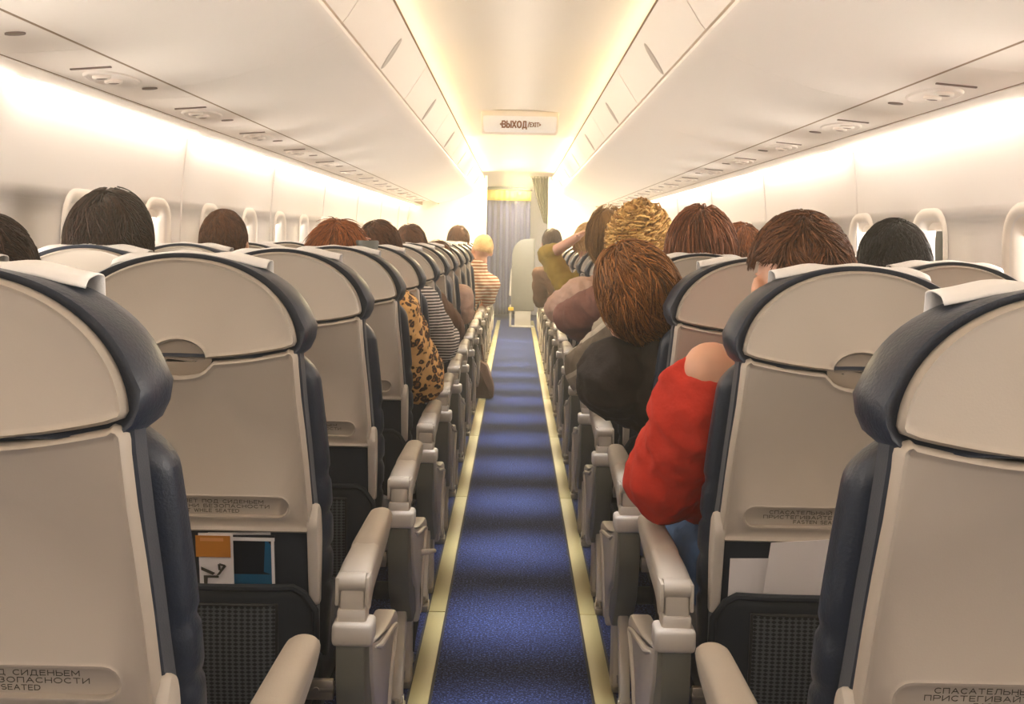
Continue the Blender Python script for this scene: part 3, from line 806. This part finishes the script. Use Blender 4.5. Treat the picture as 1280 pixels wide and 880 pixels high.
# ------------------------------------------------------------------ things in the pockets
def sheet(name, pts, th, m, label, cat, group=None):
    """a thin card from four corner points"""
    p = [Vector(q) for q in pts]; n = (p[1]-p[0]).cross(p[3]-p[0]).normalized()*th
    mb = MB(); mb.loft([[q for q in p], [q+n for q in p]]); o = mb.build(name, m, None, smooth=False)
    return tag(o, label, cat, group)
def pk_y(k, z): return RY(k)+ys(z)
def card(k, px0, px1, pyt, z0, dy, name, m, label, cat, tilt=0):
    y = pk_y(k, .62)+dy
    a = W(px0, pyt, y); b = W(px1, pyt, y); 
    return sheet(name, [(a.x, pk_y(k, z0)+dy, z0), (b.x, pk_y(k, z0)+dy, z0), (b.x+tilt, pk_y(k, b.z)+dy, b.z+tilt*.3), (a.x+tilt, pk_y(k, a.z)+dy, a.z)], -.0012, m, label, cat)
# left seat: magazine and safety card
yb = pk_y(2, .62)
mag = card(2, 288, 345, 667, .44, -.006, 'magazine', M['magdark'], 'dark blue magazine in the seat pocket behind the orange card', 'magazine')
z1 = W(330, 668, yb).z
x0, x1 = W(294, 670, yb).x, W(343, 670, yb).x
mb = MB()
def onm(x, z, d): return (x, pk_y(2, z)-.006-.0013-d, z)
mb.loft([[onm(x0, .44, 0), onm(x1, .44, 0), onm(x1, .605, 0), onm(x0, .605, 0)], [onm(x0, .44, .0006), onm(x1, .44, .0006), onm(x1, .605, .0006), onm(x0, .605, .0006)]])
mb.build('blue_panel', M['magblue'], mag, smooth=False)
mb = MB(); mb.loft([[onm(x1-.016, .61, d), onm(x1-.002, .605, d), onm(x1-.002, .658, d), onm(x1-.012, .672, d)] for d in (0, .0007)]); mb.build('blue_patch', M['magblue'], mag, smooth=False)
mb = MB()
for a, b in (((x0, z1-.007), (x1+.004, z1-.001)), ((x1-.002, .44), (x1+.003, z1-.001))):
    mb.loft([[onm(a[0], a[1], d), onm(b[0], a[1], d), onm(b[0], b[1], d), onm(a[0], b[1], d)] for d in (-.0006, .0012)])
mb.build('page_edges', M['paper'], mag, smooth=False)
mg = card(2, 262, 340, 663.5, .44, .004, 'magazine', M['paper'], 'pale booklet peeking out behind the dark blue magazine', 'magazine')
cd = card(2, 250, 293, 664, .44, -.016, 'safety_card', M['paper'], 'orange and white safety card in the left seat pocket', 'card')
xa, xb = W(250, 664, yb).x, W(293, 664, yb).x; zt = W(272, 664, yb).z; zm = W(272, 692, yb).z
def onc(x, z, d): return (x, pk_y(2, z)-.016-.0013-d, z)
mb = MB(); mb.loft([[onc(xa, zm, d), onc(xb, zm, d), onc(xb, zt, d), onc(xa, zt, d)] for d in (0, .0006)]); mb.build('orange_header', M['orange'], cd, smooth=False)
mb = MB(); mb.loft([[onc(xa+.008, zt-.010, d), onc(xb-.012, zt-.010, d), onc(xb-.012, zt-.004, d), onc(xa+.008, zt-.004, d)] for d in (.0006, .0009)]); mb.build('header_bar', mat('card_bar', srgb(214, 150, 90), .6), cd, smooth=False)
mb = MB(); xc = (xa+xb)/2; zc = zm-.028
for P in ([(-.022, .010), (.002, -.001), (-.002, -.005), (-.022, .004)], [(-.018, -.022), (-.012, -.022), (-.011, -.006), (-.018, -.006)], [(-.012, -.010), (.008, -.010), (.008, -.006), (-.012, -.006)],
          [(.004, -.006), (.010, -.004), (.022, .012), (.017, .013)], [(.008, .004), (.012, .004), (.011, .016), (.007, .015)], [(.010, .013), (.020, .011), (.020, .014), (.010, .017)]):
    mb.loft([[onc(xc+a, zc+b, d) for a, b in P] for d in (0, .0006)])
mb.build('drawing', M['ink'], cd, smooth=False)
# right seat: white papers
p1 = card(2, 912, 975, 697, .44, .0, 'paper_sheet', M['paper'], 'white paper sheet low in the right seat pocket, partly covered', 'paper')
p2 = card(2, 946, 1030, 676, .44, -.010, 'paper_sheet', M['paper'], 'folded white paper sheet standing tallest in the right seat pocket', 'paper', tilt=.022)

# ------------------------------------------------------------------ people
def remesh(mb, vox, smooth=5, jitter=0, jscale=9, seed=0):
    me = mb.mesh('tmp'); o = bpy.data.objects.new('tmp', me); C.objects.link(o)
    r = o.modifiers.new('r', 'REMESH'); r.mode = 'VOXEL'; r.voxel_size = vox
    s = o.modifiers.new('s', 'SMOOTH'); s.iterations = smooth; s.factor = .5
    dg = bpy.context.evaluated_depsgraph_get()
    out = bpy.data.meshes.new_from_object(o.evaluated_get(dg)); bpy.data.objects.remove(o); bpy.data.meshes.remove(me)
    if jitter:
        nv = [v.normal.copy() for v in out.vertices]
        for v, nn in zip(out.vertices, nv):
            q = v.co; s1 = mnoise.noise(Vector((q.x*jscale*1.2+seed, q.y*jscale*1.2, q.z*jscale*.8))) + .5*mnoise.noise(Vector((q.x*jscale*2.6, q.y*jscale*2.6+seed, q.z*jscale*1.7)))
            s2 = 1-2*abs(mnoise.noise(Vector((q.x*jscale*.9+q.z*jscale*.5+seed, q.y*jscale*1.6+5, q.z*jscale*1.0-q.y*jscale*.5))))
            s3 = 1-2*abs(mnoise.noise(Vector((q.x*jscale*2.6+seed, q.y*jscale*3.4, q.z*jscale*2.2+q.x*jscale*1.5))))
            v.co = q + nn*(s1*.6+s2*.7+s3*.36)*jitter
    return out
def hand(mb, wr, d, nrm, curl=.5, side=1, s=1.0):
    """palm, four separate fingers and a thumb from the wrist along direction d"""
    d = Vector(d).normalized(); nrm = Vector(nrm); nrm = (nrm-d*nrm.dot(d)).normalized(); b = d.cross(nrm)*side
    pc = wr+d*.05*s
    R = Matrix((b, d, nrm)).transposed()
    mb.sphere(pc, (.040*s, .052*s, .015*s), R=R)
    for k, (off, L) in enumerate(((-.029, .068), (-.0095, .078), (.0095, .073), (.028, .058))):
        p0 = wr+d*.088*s+b*off*s; a = curl*.6; d1 = d*math.cos(a)-nrm*math.sin(a); p1 = p0+d1*L*.45*s
        a2 = a+curl*.9; d2 = d*math.cos(a2)-nrm*math.sin(a2); p2 = p1+d2*L*.32*s; a3 = a2+curl*.6; d3 = d*math.cos(a3)-nrm*math.sin(a3); p3 = p2+d3*L*.23*s
        mb.cone(p0-d*.02*s, .0088*s, p1, .0085*s, 10); mb.cone(p1, .0085*s, p2, .0078*s, 10); mb.cone(p2, .0078*s, p3, .0065*s, 10)
    t0 = wr+d*.03*s-b*.028*s; t1 = t0+(d*.6-b*.75-nrm*.2).normalized()*.034*s; t2 = t1+(d*.9-b*.3-nrm*.3).normalized()*.030*s
    mb.cone(t0, .012*s, t1, .0105*s, 10); mb.cone(t1, .010*s, t2, .008*s, 10)

def hair_mesh(Hc, R, style, scale=1.0, seed=0, nstr=900):
    rnd = random.Random(seed); mb = MB()
    ax = Vector((.080, .099, .108))*scale
    nape = {'short': -.058, 'bob': -.10, 'curly': -.07, 'long': -.12, 'spiky': -.06, 'messy': -.085, 'buzz': -.035, 'fade': .004}[style]
    def inhair(d):
        z = d.z*.108
        f = d.y
        lim = nape if f < 0 else nape+(.045-nape)*min(1, (f/.75))**.7
        return max(0, min(1, (z-lim)/.018+.5))
    thick = {'short': .009, 'bob': .022, 'curly': .022, 'long': .018, 'spiky': .012, 'messy': .016, 'buzz': .005, 'fade': .010}[style]
    nu, nv = 48, 30
    def cap(u, v):
        th = 2*PI*u; ph = PI*v
        d = Vector((math.sin(ph)*math.cos(th), math.sin(ph)*math.sin(th), math.cos(ph)))
        k = inhair(d)*(.0 if style == 'fade' and abs(d.x) > .86 and d.z < .22 else 1); P = Vector((d.x*ax.x, d.y*ax.y, d.z*ax.z))
        nz = mnoise.noise(d*3.2+Vector((seed, 0, 0)))*.5+mnoise.noise(d*7+Vector((0, seed, 0)))*.25
        t = thick*(.5+(.9 if style in ('messy', 'curly', 'spiky') else .5)*nz)
        return Hc+R@(P*(1+(k*(t+.004)-(1-k)*.02)/.09))
    mb.grid(cap, nu, nv)
    made = 0; crown = Vector((.0+.15*rnd.uniform(-1, 1), -.35, .93)).normalized()
    while made < nstr:
        z = rnd.uniform(-.9, 1); a = rnd.uniform(0, 2*PI); q = math.sqrt(1-z*z)
        d = Vector((q*math.cos(a), q*math.sin(a), z))
        if inhair(d) < .8: continue
        made += 1
        if style == 'fade' and abs(d.x) > .78 and d.z < .30: continue
        P = Vector((d.x*ax.x, d.y*ax.y, d.z*ax.z)); n = Vector((d.x/ax.x, d.y/ax.y, d.z/ax.z)).normalized()
        t = (d-crown); t = (t-n*t.dot(n))
        if t.length < .05: t = Vector((rnd.uniform(-1, 1), rnd.uniform(-1, 1), 0)); t = t-n*t.dot(n)
        t.normalize()
        sw = n.cross(t)
        if style in ('short', 'buzz', 'fade'):
            L = {'short': rnd.uniform(.03, .055), 'buzz': .02, 'fade': rnd.uniform(.018, .036)}[style]; seg = 4; grav = .05; lift = thick*1.1; r0 = .0018; jit = .3
        elif style == 'bob':
            L = rnd.uniform(.09, .17); seg = 7; grav = .5; lift = thick*1.15; r0 = .0021; jit = .15
        elif style == 'long':
            L = rnd.uniform(.12, .24); seg = 8; grav = .6; lift = thick*1.15; r0 = .0026; jit = .15
        elif style == 'messy':
            L = rnd.uniform(.05, .11); seg = 6; grav = .25; lift = thick*1.1; r0 = .0021; jit = .5
        elif style == 'spiky':
            L = rnd.uniform(.05, .09); seg = 5; grav = .5; lift = thick*1.2; r0 = .0021; jit = .7
        else:
            L = rnd.uniform(.06, .10); seg = 12; grav = .15; lift = thick*.9; r0 = .0046; jit = 1.0
        swirl = mnoise.noise(d*2.3+Vector((seed*1.7, 0, 3)))*1.5
        t = (t+sw*(rnd.uniform(-jit, jit)+.2+swirl*(1.4 if style in ('messy', 'spiky', 'short', 'fade') else .5))).normalized(); lift *= rnd.uniform(.75, 1.45)
        if style == 'spiky': t = (t+n*rnd.uniform(.0, .45)).normalized()
        p = P*(1+lift*.75/.09)
        pts = []; curl0 = rnd.uniform(0, 6.28); cr = rnd.uniform(.010, .020)
        up = Vector((0, 0, -1))
        gl = R.inverted() @ up
        for k in range(seg+1):
            e = math.sqrt((p.x/ax.x)**2+(p.y/ax.y)**2+(p.z/ax.z)**2)
            lo = 1+lift*(.85+.3*rnd.random() if style != 'curly' else 1)/.09
            if e < lo: p = p*(lo/e)
            o = p.copy()
            if style == 'curly':
                an = curl0+k*1.15; o = p+(sw*math.cos(an)+n*math.sin(an))*cr + n*cr*.8
            pts.append(Hc+R@o)
            nn = Vector((p.x/ax.x**2, p.y/ax.y**2, p.z/ax.z**2)).normalized()
            if style != 'spiky': t = t-nn*max(-1, t.dot(nn))*.9
            t = (t+gl*grav*.35).normalized()
            p = p+t*(L/seg)
        rr = [r0*scale*(1-.75*(k/seg)**1.5) for k in range(seg+1)]
        mb.tube(pts, rr, 3, caps=True)
    return mb

def person(label, seat, Hc, hair, shirt, hr, arms=None, legs='darkcloth', rot=(0, 0, 0), hs=1.0, lean=.55, seed=0, vox=.009, slv=1.0, bare=False, nstr=900, nape=None, hscale=None, drop=.027, shrug=0, legw=1.0):
    """seat=(side,row,aisle); Hc head centre in world; arms={side: (elbow, wrist)}"""
    side, row, aisle = seat
    O = Vector((side*(SEATX if aisle else WINX-.045), RY(row), 0)); Hc = Vector(Hc); Hc.z -= drop; sw_ = 1.0 if aisle else .86
    root = empty('person', (O.x, O.y+.27, 0), label, 'person')
    inv = Matrix.Translation(-Vector(root.location))
    R = Euler(rot, 'XYZ').to_matrix()
    body = MB(); top = MB(); tro = MB()
    P = O+Vector((0, .28, .56)); N = Hc+R@(Vector((0, -.018, -.125))*hs)
    dirn = (N-P); Bl = P+dirn*.30+Vector((0, .015, 0)); Ch = P+dirn*.72+Vector((0, .02, -.01)); Cb = P+dirn*.52
    ang = math.atan2(dirn.x, dirn.z); RT = Matrix.Rotation(ang, 3, 'Y')
    g = .014
    for mbx, ad in ((body, 0), (top, g)):
        mbx.sphere(P+Vector((0, 0, .04)), (.165+ad, .115+ad, .10+ad), R=RT); mbx.sphere(Bl, (.148+ad, .108+ad, .15+ad), R=RT)
        mbx.sphere(Cb, (.150+ad, .108+ad, .14+ad), R=RT); mbx.sphere(Ch, (.165+ad, .102+ad, .125+ad), R=RT)
    # neck and head
    body.cone(Ch+(N-Ch)*.45, .062, N+R@Vector((0, .0, .03)), .054*hs)
    if not bare: top.cone(Ch+(N-Ch)*.35, .085, Ch+(N-Ch)*.78, .070)
    hp = lambda a, b, c: Hc+R@(Vector((a, b, c))*hs)
    body.sphere(hp(0, -.008, .018), tuple(q*hs for q in (.076, .093, .092)), R=R); body.sphere(hp(0, .030, -.035), tuple(q*hs for q in (.060, .066, .078)), R=R)
    body.sphere(hp(0, .062, -.085), tuple(q*hs for q in (.030, .028, .024)), R=R)
    body.cone(hp(0, .092, .0), .009*hs, hp(0, .112, -.032), .014*hs); body.cone(hp(-.022, .088, -.066), .008*hs, hp(.022, .088, -.066), .008*hs)
    body.cone(hp(-.035, .086, .018), .010*hs, hp(.035, .086, .018), .010*hs)
    for s in (-1, 1):
        body.sphere(hp(s*.085, -.004, -.014), tuple(q*hs for q in (.011, .021, .034)), R=R@Matrix.Rotation(s*.3, 3, 'Z')); body.sphere(hp(s*.076, .006, -.036), (.010*hs, .010*hs, .012*hs), R=R)
        body.sphere(hp(s*.045, .060, -.035), tuple(q*hs for q in (.022, .022, .022)), R=R)
    # arms
    arms = arms or {}
    for s in (-1, 1):
        S = Ch+RT@Vector((s*.160*sw_, -.005, .065+(shrug if s == -side else 0)))
        E, Wr = arms.get(s, (None, None))
        E = Vector(E) if E is not None else S+Vector((s*0, .10, -.235))
        Wr = Vector(Wr) if Wr is not None else O+Vector((s*.07, .50, .655))
        body.cone(Ch+(S-Ch)*.4, .075, S, .056); body.cone(S, .054, E, .042); body.cone(E, .041, Wr, .026)
        dr = (Wr-E).normalized(); hand(body, Wr+dr*.005, dr, Vector((0, -.2, 1)) if dr.z < .5 else Vector((0, -1, .2)), .55, s, .95)
        if bare and s == side*-1:
            S2 = S+(E-S)*.20; top.cone(S2, .060*slv, E, .064*slv)
        else:
            top.cone(Ch+(S-Ch)*.4, .085, S, .068); top.cone(S, .066*slv, E, .058*slv)
        if hr.get('bare_forearm', {}).get(s): top.cone(E, .056*slv, E+(Wr-E)*.12, .052*slv)
        else: top.cone(E, .058*slv, Wr-dr*.01, .038*slv)
    # legs
    for s in (-1, 1):
        hip, kn, an, toe = O+Vector((s*.085*legw, .31, .545)), O+Vector((s*.10*legw, .655, .545)), O+Vector((s*.10, .64, .10)), O+Vector((s*.10, .72, .045))
        body.cone(hip, .078, kn, .055); body.cone(kn, .052, an, .036); body.cone(an, .036, toe, .03)
        tro.cone(hip, .090, kn, .068); tro.cone(kn, .067, an+Vector((0, 0, .01)), .055)
    tro.sphere(P+Vector((0, 0, .01)), (.185, .132, .098))
    seat_clip = None
    bm_ = remesh(body, vox, 3); bo = link('body', bm_, M['skin'], root, ang=None); bo.matrix_parent_inverse = inv
    tm = remesh(top, vox*1.15, 5, jitter=.016, jscale=10, seed=seed); to = link('top', tm, M[shirt], root, ang=None); to.matrix_parent_inverse = inv
    tm = remesh(tro, vox*1.3, 4, jitter=.006, jscale=10, seed=seed+3); to = link('trousers', tm, M[legs], root, ang=None); to.matrix_parent_inverse = inv
    for s in (-1, 1):
        mb = MB(); q = O+Vector((s*.10, .69, .042)); mb.sphere(q, (.045, .125, .040)); mb.box(q+Vector((0, 0, -.032)), (.08, .235, .018), .006)
        so = mb.build('shoe', M['shoe'], root); so.matrix_parent_inverse = inv
    ho = hair_mesh(Hc+R@Vector((0, -.006, .014)), R, hr['style'], hscale or hs, seed, nstr).build('hair', H[hair], root, ang=None, fix=False); ho.matrix_parent_inverse = inv
    return root, R, inv

def child(root, inv, mb, name, m, label=None):
    o = mb.build(name, m, root); o.matrix_parent_inverse = inv
    if label: o['label'] = label
    return o

# right side -----------------------------------------------------
hc = W(998, 340, 2.09)
r, R, inv = person('person in red sleeves with short brown hair in the second row right aisle seat', (1, 2, 1), hc, 'brown', 'red', {'style': 'fade'},
       arms={-1: (W(838, 597, 2.24), (.44, 2.36, .66))}, legs='denim', rot=(0, .02, .25), seed=3, vox=.0075, slv=1.28, bare=True, nstr=7000, shrug=.05, legw=1.75, hs=1.02)
mb = MB(); mb.sphere(hc+R@Vector((-.084, .004, -.052)), .004); child(r, inv, mb, 'earring', M['chrome'])
person('person with black hair in the third row right window seat', (1, 3, 0), W(1117, 327, 2.88), 'black', 'navyshirt', {'style': 'short'}, rot=(0, 0, -.1), seed=5, nstr=3500, hs=1.0)
hc = W(802, 372, 2.93)
r, R, inv = person('person in a black jacket leaning brown haired head into the aisle', (1, 3, 1), hc, 'tawny', 'jacket', {'style': 'messy'},
       arms={-1: (W(824, 506, 3.0), W(797, 450, 3.06))}, rot=(-.30, -.42, .35), seed=9, vox=.0075, slv=1.45, nstr=5000, drop=0, shrug=.03, hs=1.05)
person('person with chestnut bob hair and grey block striped sleeve in the fourth row right', (1, 4, 1), W(876, 309, 3.68), 'chestnut', 'plaid', {'style': 'bob'},
       arms={-1: (W(741, 462, 3.80), (.40, 3.98, .72))}, rot=(0, 0, .05), seed=13, slv=1.5, nstr=4000, hs=1.03)
person('person with reddish hair in the fifth row right window seat', (1, 5, 0), W(926, 316, 4.52), 'red', 'greyshirt', {'style': 'messy'}, seed=17, nstr=1500)
person('person with curly blond hair and a mauve sleeve in the fifth row right aisle seat', (1, 5, 1), W(800, 297, 4.47), 'blond', 'mauve', {'style': 'curly'},
       arms={-1: (W(716, 396, 4.60), (.42, 4.75, .72))}, rot=(0, 0, .1), seed=19, slv=1.2, nstr=1300, hs=1.03, hscale=1.07, drop=.035)
person('person with dark blond hair and pale pink sleeve just beyond the curly blond head', (1, 6, 1), W(762, 292, 5.26), 'dblond', 'pinkshirt', {'style': 'bob'},
       arms={-1: (W(700, 385, 5.30), (.40, 5.55, .72))}, seed=21, slv=1.1, nstr=700)
person('person raising a bare arm behind the head in the eighth row right', (1, 8, 1), W(735, 300, 6.86), 'fair', 'olive', {'style': 'short', 'bare_forearm': {-1: True}},
       arms={-1: (W(686, 319, 6.95), W(722, 296, 6.72))}, seed=23, nstr=500)
person('person with a dark head and brown top far along the right side', (1, 12, 1), W(690, 300, 10.0), 'dark', 'brownshirt', {'style': 'short'}, seed=25, nstr=300, vox=.012)
# left side ------------------------------------------------------
person('person with a dark brown head at the left edge, second row window seat', (-1, 2, 0), W(-16, 341, 2.08), 'dark', 'navyshirt', {'style': 'short'}, seed=31, nstr=3500)
person('person with thick swept dark brown hair in the third row left window seat', (-1, 3, 0), W(137, 295, 2.87), 'dark', 'greyshirt', {'style': 'messy'}, rot=(0, .1, -.15), seed=33, nstr=5000, hs=1.0)
person('person with short cropped reddish brown hair in the fourth row left window seat', (-1, 4, 0), W(280, 296, 3.70), 'brown', 'brownshirt', {'style': 'buzz'}, seed=35, nstr=4000, hs=.90)
hc = W(424, 316, 3.70)
r, R, inv = person('person in a leopard print top with tousled auburn hair in the fourth row left', (-1, 4, 1), hc, 'red', 'leopard', {'style': 'spiky'},
       arms={1: (W(524, 470, 3.86), (-.42, 4.05, .74))}, rot=(0, -.1, .1), seed=37, slv=1.4, nstr=3500, hs=.95)
person('person in a thin black and white striped top, fifth row left aisle seat', (-1, 5, 1), W(474, 309, 4.47), 'brown', 'stripes', {'style': 'short'},
       arms={1: (W(552, 428, 4.62), (-.40, 4.80, .74))}, rot=(0, 0, -.1), seed=39, slv=1.2, nstr=2000)
person('person in a dark brown top with elbow in the aisle, sixth row left', (-1, 6, 1), W(494, 328, 5.28), 'brown', 'brownshirt', {'style': 'short'},
       arms={1: (W(562, 410, 5.40), (-.40, 5.60, .74))}, seed=41, slv=1.15, nstr=400)
person('person with brown hair showing over the seventh row left seats', (-1, 7, 1), W(513, 305, 6.04), 'brown', 'greyshirt', {'style': 'short'}, seed=43, nstr=500)
person('person with a bare elbow beside the aisle in the eighth row left', (-1, 8, 1), W(548, 322, 6.85), 'brown', 'pinkshirt', {'style': 'short', 'bare_forearm': {1: True}},
       arms={1: (W(580, 392, 6.92), (-.40, 7.15, .74))}, seed=45, nstr=300, vox=.012)
person('person with dark brown hair beside the blond head far along the left', (-1, 12, 1), W(573, 298, 9.98), 'brown', 'greyshirt', {'style': 'short'}, seed=47, nstr=500, hs=1.1, vox=.012)
person('blond person in a striped tee leaning into the aisle far along the left', (-1, 11, 1), W(603, 308, 9.25), 'fair', 'stripes2', {'style': 'buzz', 'bare_forearm': {1: True}},
       arms={1: (W(611, 372, 9.3), W(600, 388, 9.55))}, rot=(0, .15, .3), seed=49, nstr=300, vox=.012)

# ------------------------------------------------------------------ small things
# claw clip and sunglasses case like grey cup on the seat corner
root = empty('hair_clip', W(447, 297, 3.78), 'pale pink claw clip in the auburn hair above the fourth row left', 'hair clip')
mb = MB(); mb.cone((-.02, 0, -.03), .006, (.012, 0, .022), .008)
for k in range(4): mb.cone((.0+.008*k, 0, -.005+.008*k-.006*k), .003, (.02+.008*k, -.004, -.016+.004*k), .002)
mb.build('claw', mat('clip_pink', srgb(236, 190, 170), .4), root)
root = empty('cup', W(459, 309, 3.62), 'dark grey cup shape at the headrest corner, fourth row left', 'cup')
mb = MB(); mb.loft([[(r_*math.cos(a), r_*math.sin(a), z) for a in [2*PI*k/20 for k in range(20)]] for r_, z in ((.026, -.032), (.032, -.028), (.038, .016), (.036, .022), (.032, .016), (.028, -.02))])
mb.build('cup_body', mat('cup_grey', srgb(100, 104, 100), .5), root)
# dark bag by the aisle, left
root = empty('bag', W(606, 470, 8.3), 'dark brown bag sticking out into the aisle far on the left', 'bag')
rb = root.location; 
mb = MB(); z0 = -rb.z+.0
ol = ccw(rounded([(-.13, z0+.005), (.07, z0+.005), (.075, z0+.09), (.02, z0+.26), (-.06, z0+.30), (-.12, z0+.2)], .03, 5))
mb.loft([[(p.x, y, p.y) for p in offset(ol, d)] for d, y in ((-.03, -.08), (-.006, -.07), (0, -.03), (0, .03), (-.006, .07), (-.03, .08))]); mb.build('bag_body', M['brownshirt'], root)
mb = MB(); mb.tube([(-.08, 0, z0+.28), (-.07, 0, z0+.38), (-.03, 0, z0+.40), (-.01, 0, z0+.27)], .008, 8); mb.build('handle', M['brownshirt'], root)
# black belt strap hanging from the left armrest of the third row
p0 = W(517, 686, 3.02)
root = empty('belt_strap', (p0.x, p0.y, 0), 'black belt strap hanging beside the legs of the third left aisle seat', 'strap')
def ribbon(pts, w, m, name):
    mb = MB(); rings = []
    for i, p in enumerate(pts):
        p = Vector(p); rings.append([p+Vector((-w/2, 0, 0)), p+Vector((-w/2, .003, 0)), p+Vector((w/2, .003, 0)), p+Vector((w/2, 0, 0))])
    mb.loft(rings); return mb.build(name, m, root, ang=50)
zz = p0.z
ribbon([(-.055, .02, zz-.004), (-.03, .01, zz-.012), (-.01, 0, zz-.02), (.005, -.005, zz-.05), (.012, -.005, zz-.11), (.010, 0, zz-.18), (.0, 0, zz-.24), (-.004, 0, zz-.28)], .022, M['black'], 'webbing')
mb = MB(); mb.box((-.004, .001, zz-.295), (.022, .008, .03), .003); mb.build('strap_end', M['chrome'], root)
mb = MB(); mb.cone((.0, .0, zz-.012), .010, (.055, .02, zz-.010), .006); mb.build('hook', M['trimplastic'], root)

# ------------------------------------------------------------------ light
def area(name, loc, rot, sx, sy, energy, col, spread=PI):
    l = bpy.data.lights.new(name, 'AREA'); l.shape = 'RECTANGLE'; l.size = sx; l.size_y = sy; l.energy = energy; l.color = col; l.spread = spread
    o = bpy.data.objects.new(name, l); C.objects.link(o); o.location = loc; o.rotation_euler = rot
    return o
for side in (-1, 1):
    for yc in WY[side]:
        o = area('window_daylight', (side*1.40, yc, 1.20), (0, side*math.radians(110), 0), .46, .46, 15, (1.0, .92, .83), math.radians(85))
# added fill lights over the aisle, no fixtures, strongest towards the far end
for y, e, c in ((-1.6, 15, (1, .96, .92)), (8.6, 14, (1, .78, .42)), (10.6, 50, (1, .79, .42)), (12.4, 80, (1, .82, .46)), (14.4, 34, (1, .92, .76)), (16.0, 20, (1, .95, .88))):
    area('added_ceiling_fill', (0, y, 1.965), (0, 0, 0), .3, .9, e, c)
# hidden ceiling wash along the tops of the bins
for side in (-1, 1):
    for y0, y1, e, c in ((-2.5, 1.0, 6.5, (1, .92, .82)), (1.0, 4.5, 2.7, (1, .82, .54)), (4.5, 8.5, 3.8, (1, .78, .42)), (8.5, 12.9, 11, (1, .78, .40))):
        area('ceiling_wash', (side*.445, (y0+y1)/2, 1.900), (0, side*math.radians(106), 0), .03, y1-y0, e, c, math.radians(125))
# added beams without fixtures that make the floor light bands, one per row
for k in range(2, 17):
    area('added_floor_band_light', (0, RY(k)+.03, 1.968), (0, 0, 0), .34, .16, 1.05, (.90, .93, 1.0), math.radians(20))
world = bpy.data.worlds.new('sky'); SC.world = world; world.use_nodes = True
world.node_tree.nodes['Background'].inputs[0].default_value = (.86, .93, 1, 1)
world.node_tree.nodes['Background'].inputs[1].default_value = 3.0
# thin warm haze, added to imitate the lens-flare glow at the far end
wn = world.node_tree; vs_ = wn.nodes.new('ShaderNodeVolumeScatter'); vs_.inputs['Color'].default_value = (1, .89, .66, 1); vs_.inputs['Density'].default_value = .023; vs_.inputs['Anisotropy'].default_value = .2
wn.links.new(vs_.outputs[0], wn.nodes['World Output'].inputs['Volume'])

# ------------------------------------------------------------------ camera
cam = bpy.data.cameras.new('camera'); co = bpy.data.objects.new('camera', cam); C.objects.link(co)
cam.sensor_width = 36; cam.sensor_fit = 'HORIZONTAL'; cam.lens = F/1280*36
cam.shift_x = -(VPX-640)/1280; cam.shift_y = -(440-VPY)/1280
cam.clip_start = .02
co.matrix_world = Matrix.Translation((CX, 0, CZ)) @ Matrix.Rotation(PI/2, 4, 'X') @ Matrix.Rotation(ROLL, 4, 'Z')
SC.camera = co
SC.view_settings.view_transform = 'Standard'; SC.view_settings.look = 'None'; SC.view_settings.gamma = 1
SC.view_settings.use_curve_mapping = False
SC.view_settings.exposure = 0.26
SC.cycles.max_bounces = 10; SC.cycles.diffuse_bounces = 6; SC.cycles.transparent_max_bounces = 12
SC.cycles.use_denoising = True
SC.cycles.caustics_reflective = False; SC.cycles.caustics_refractive = False
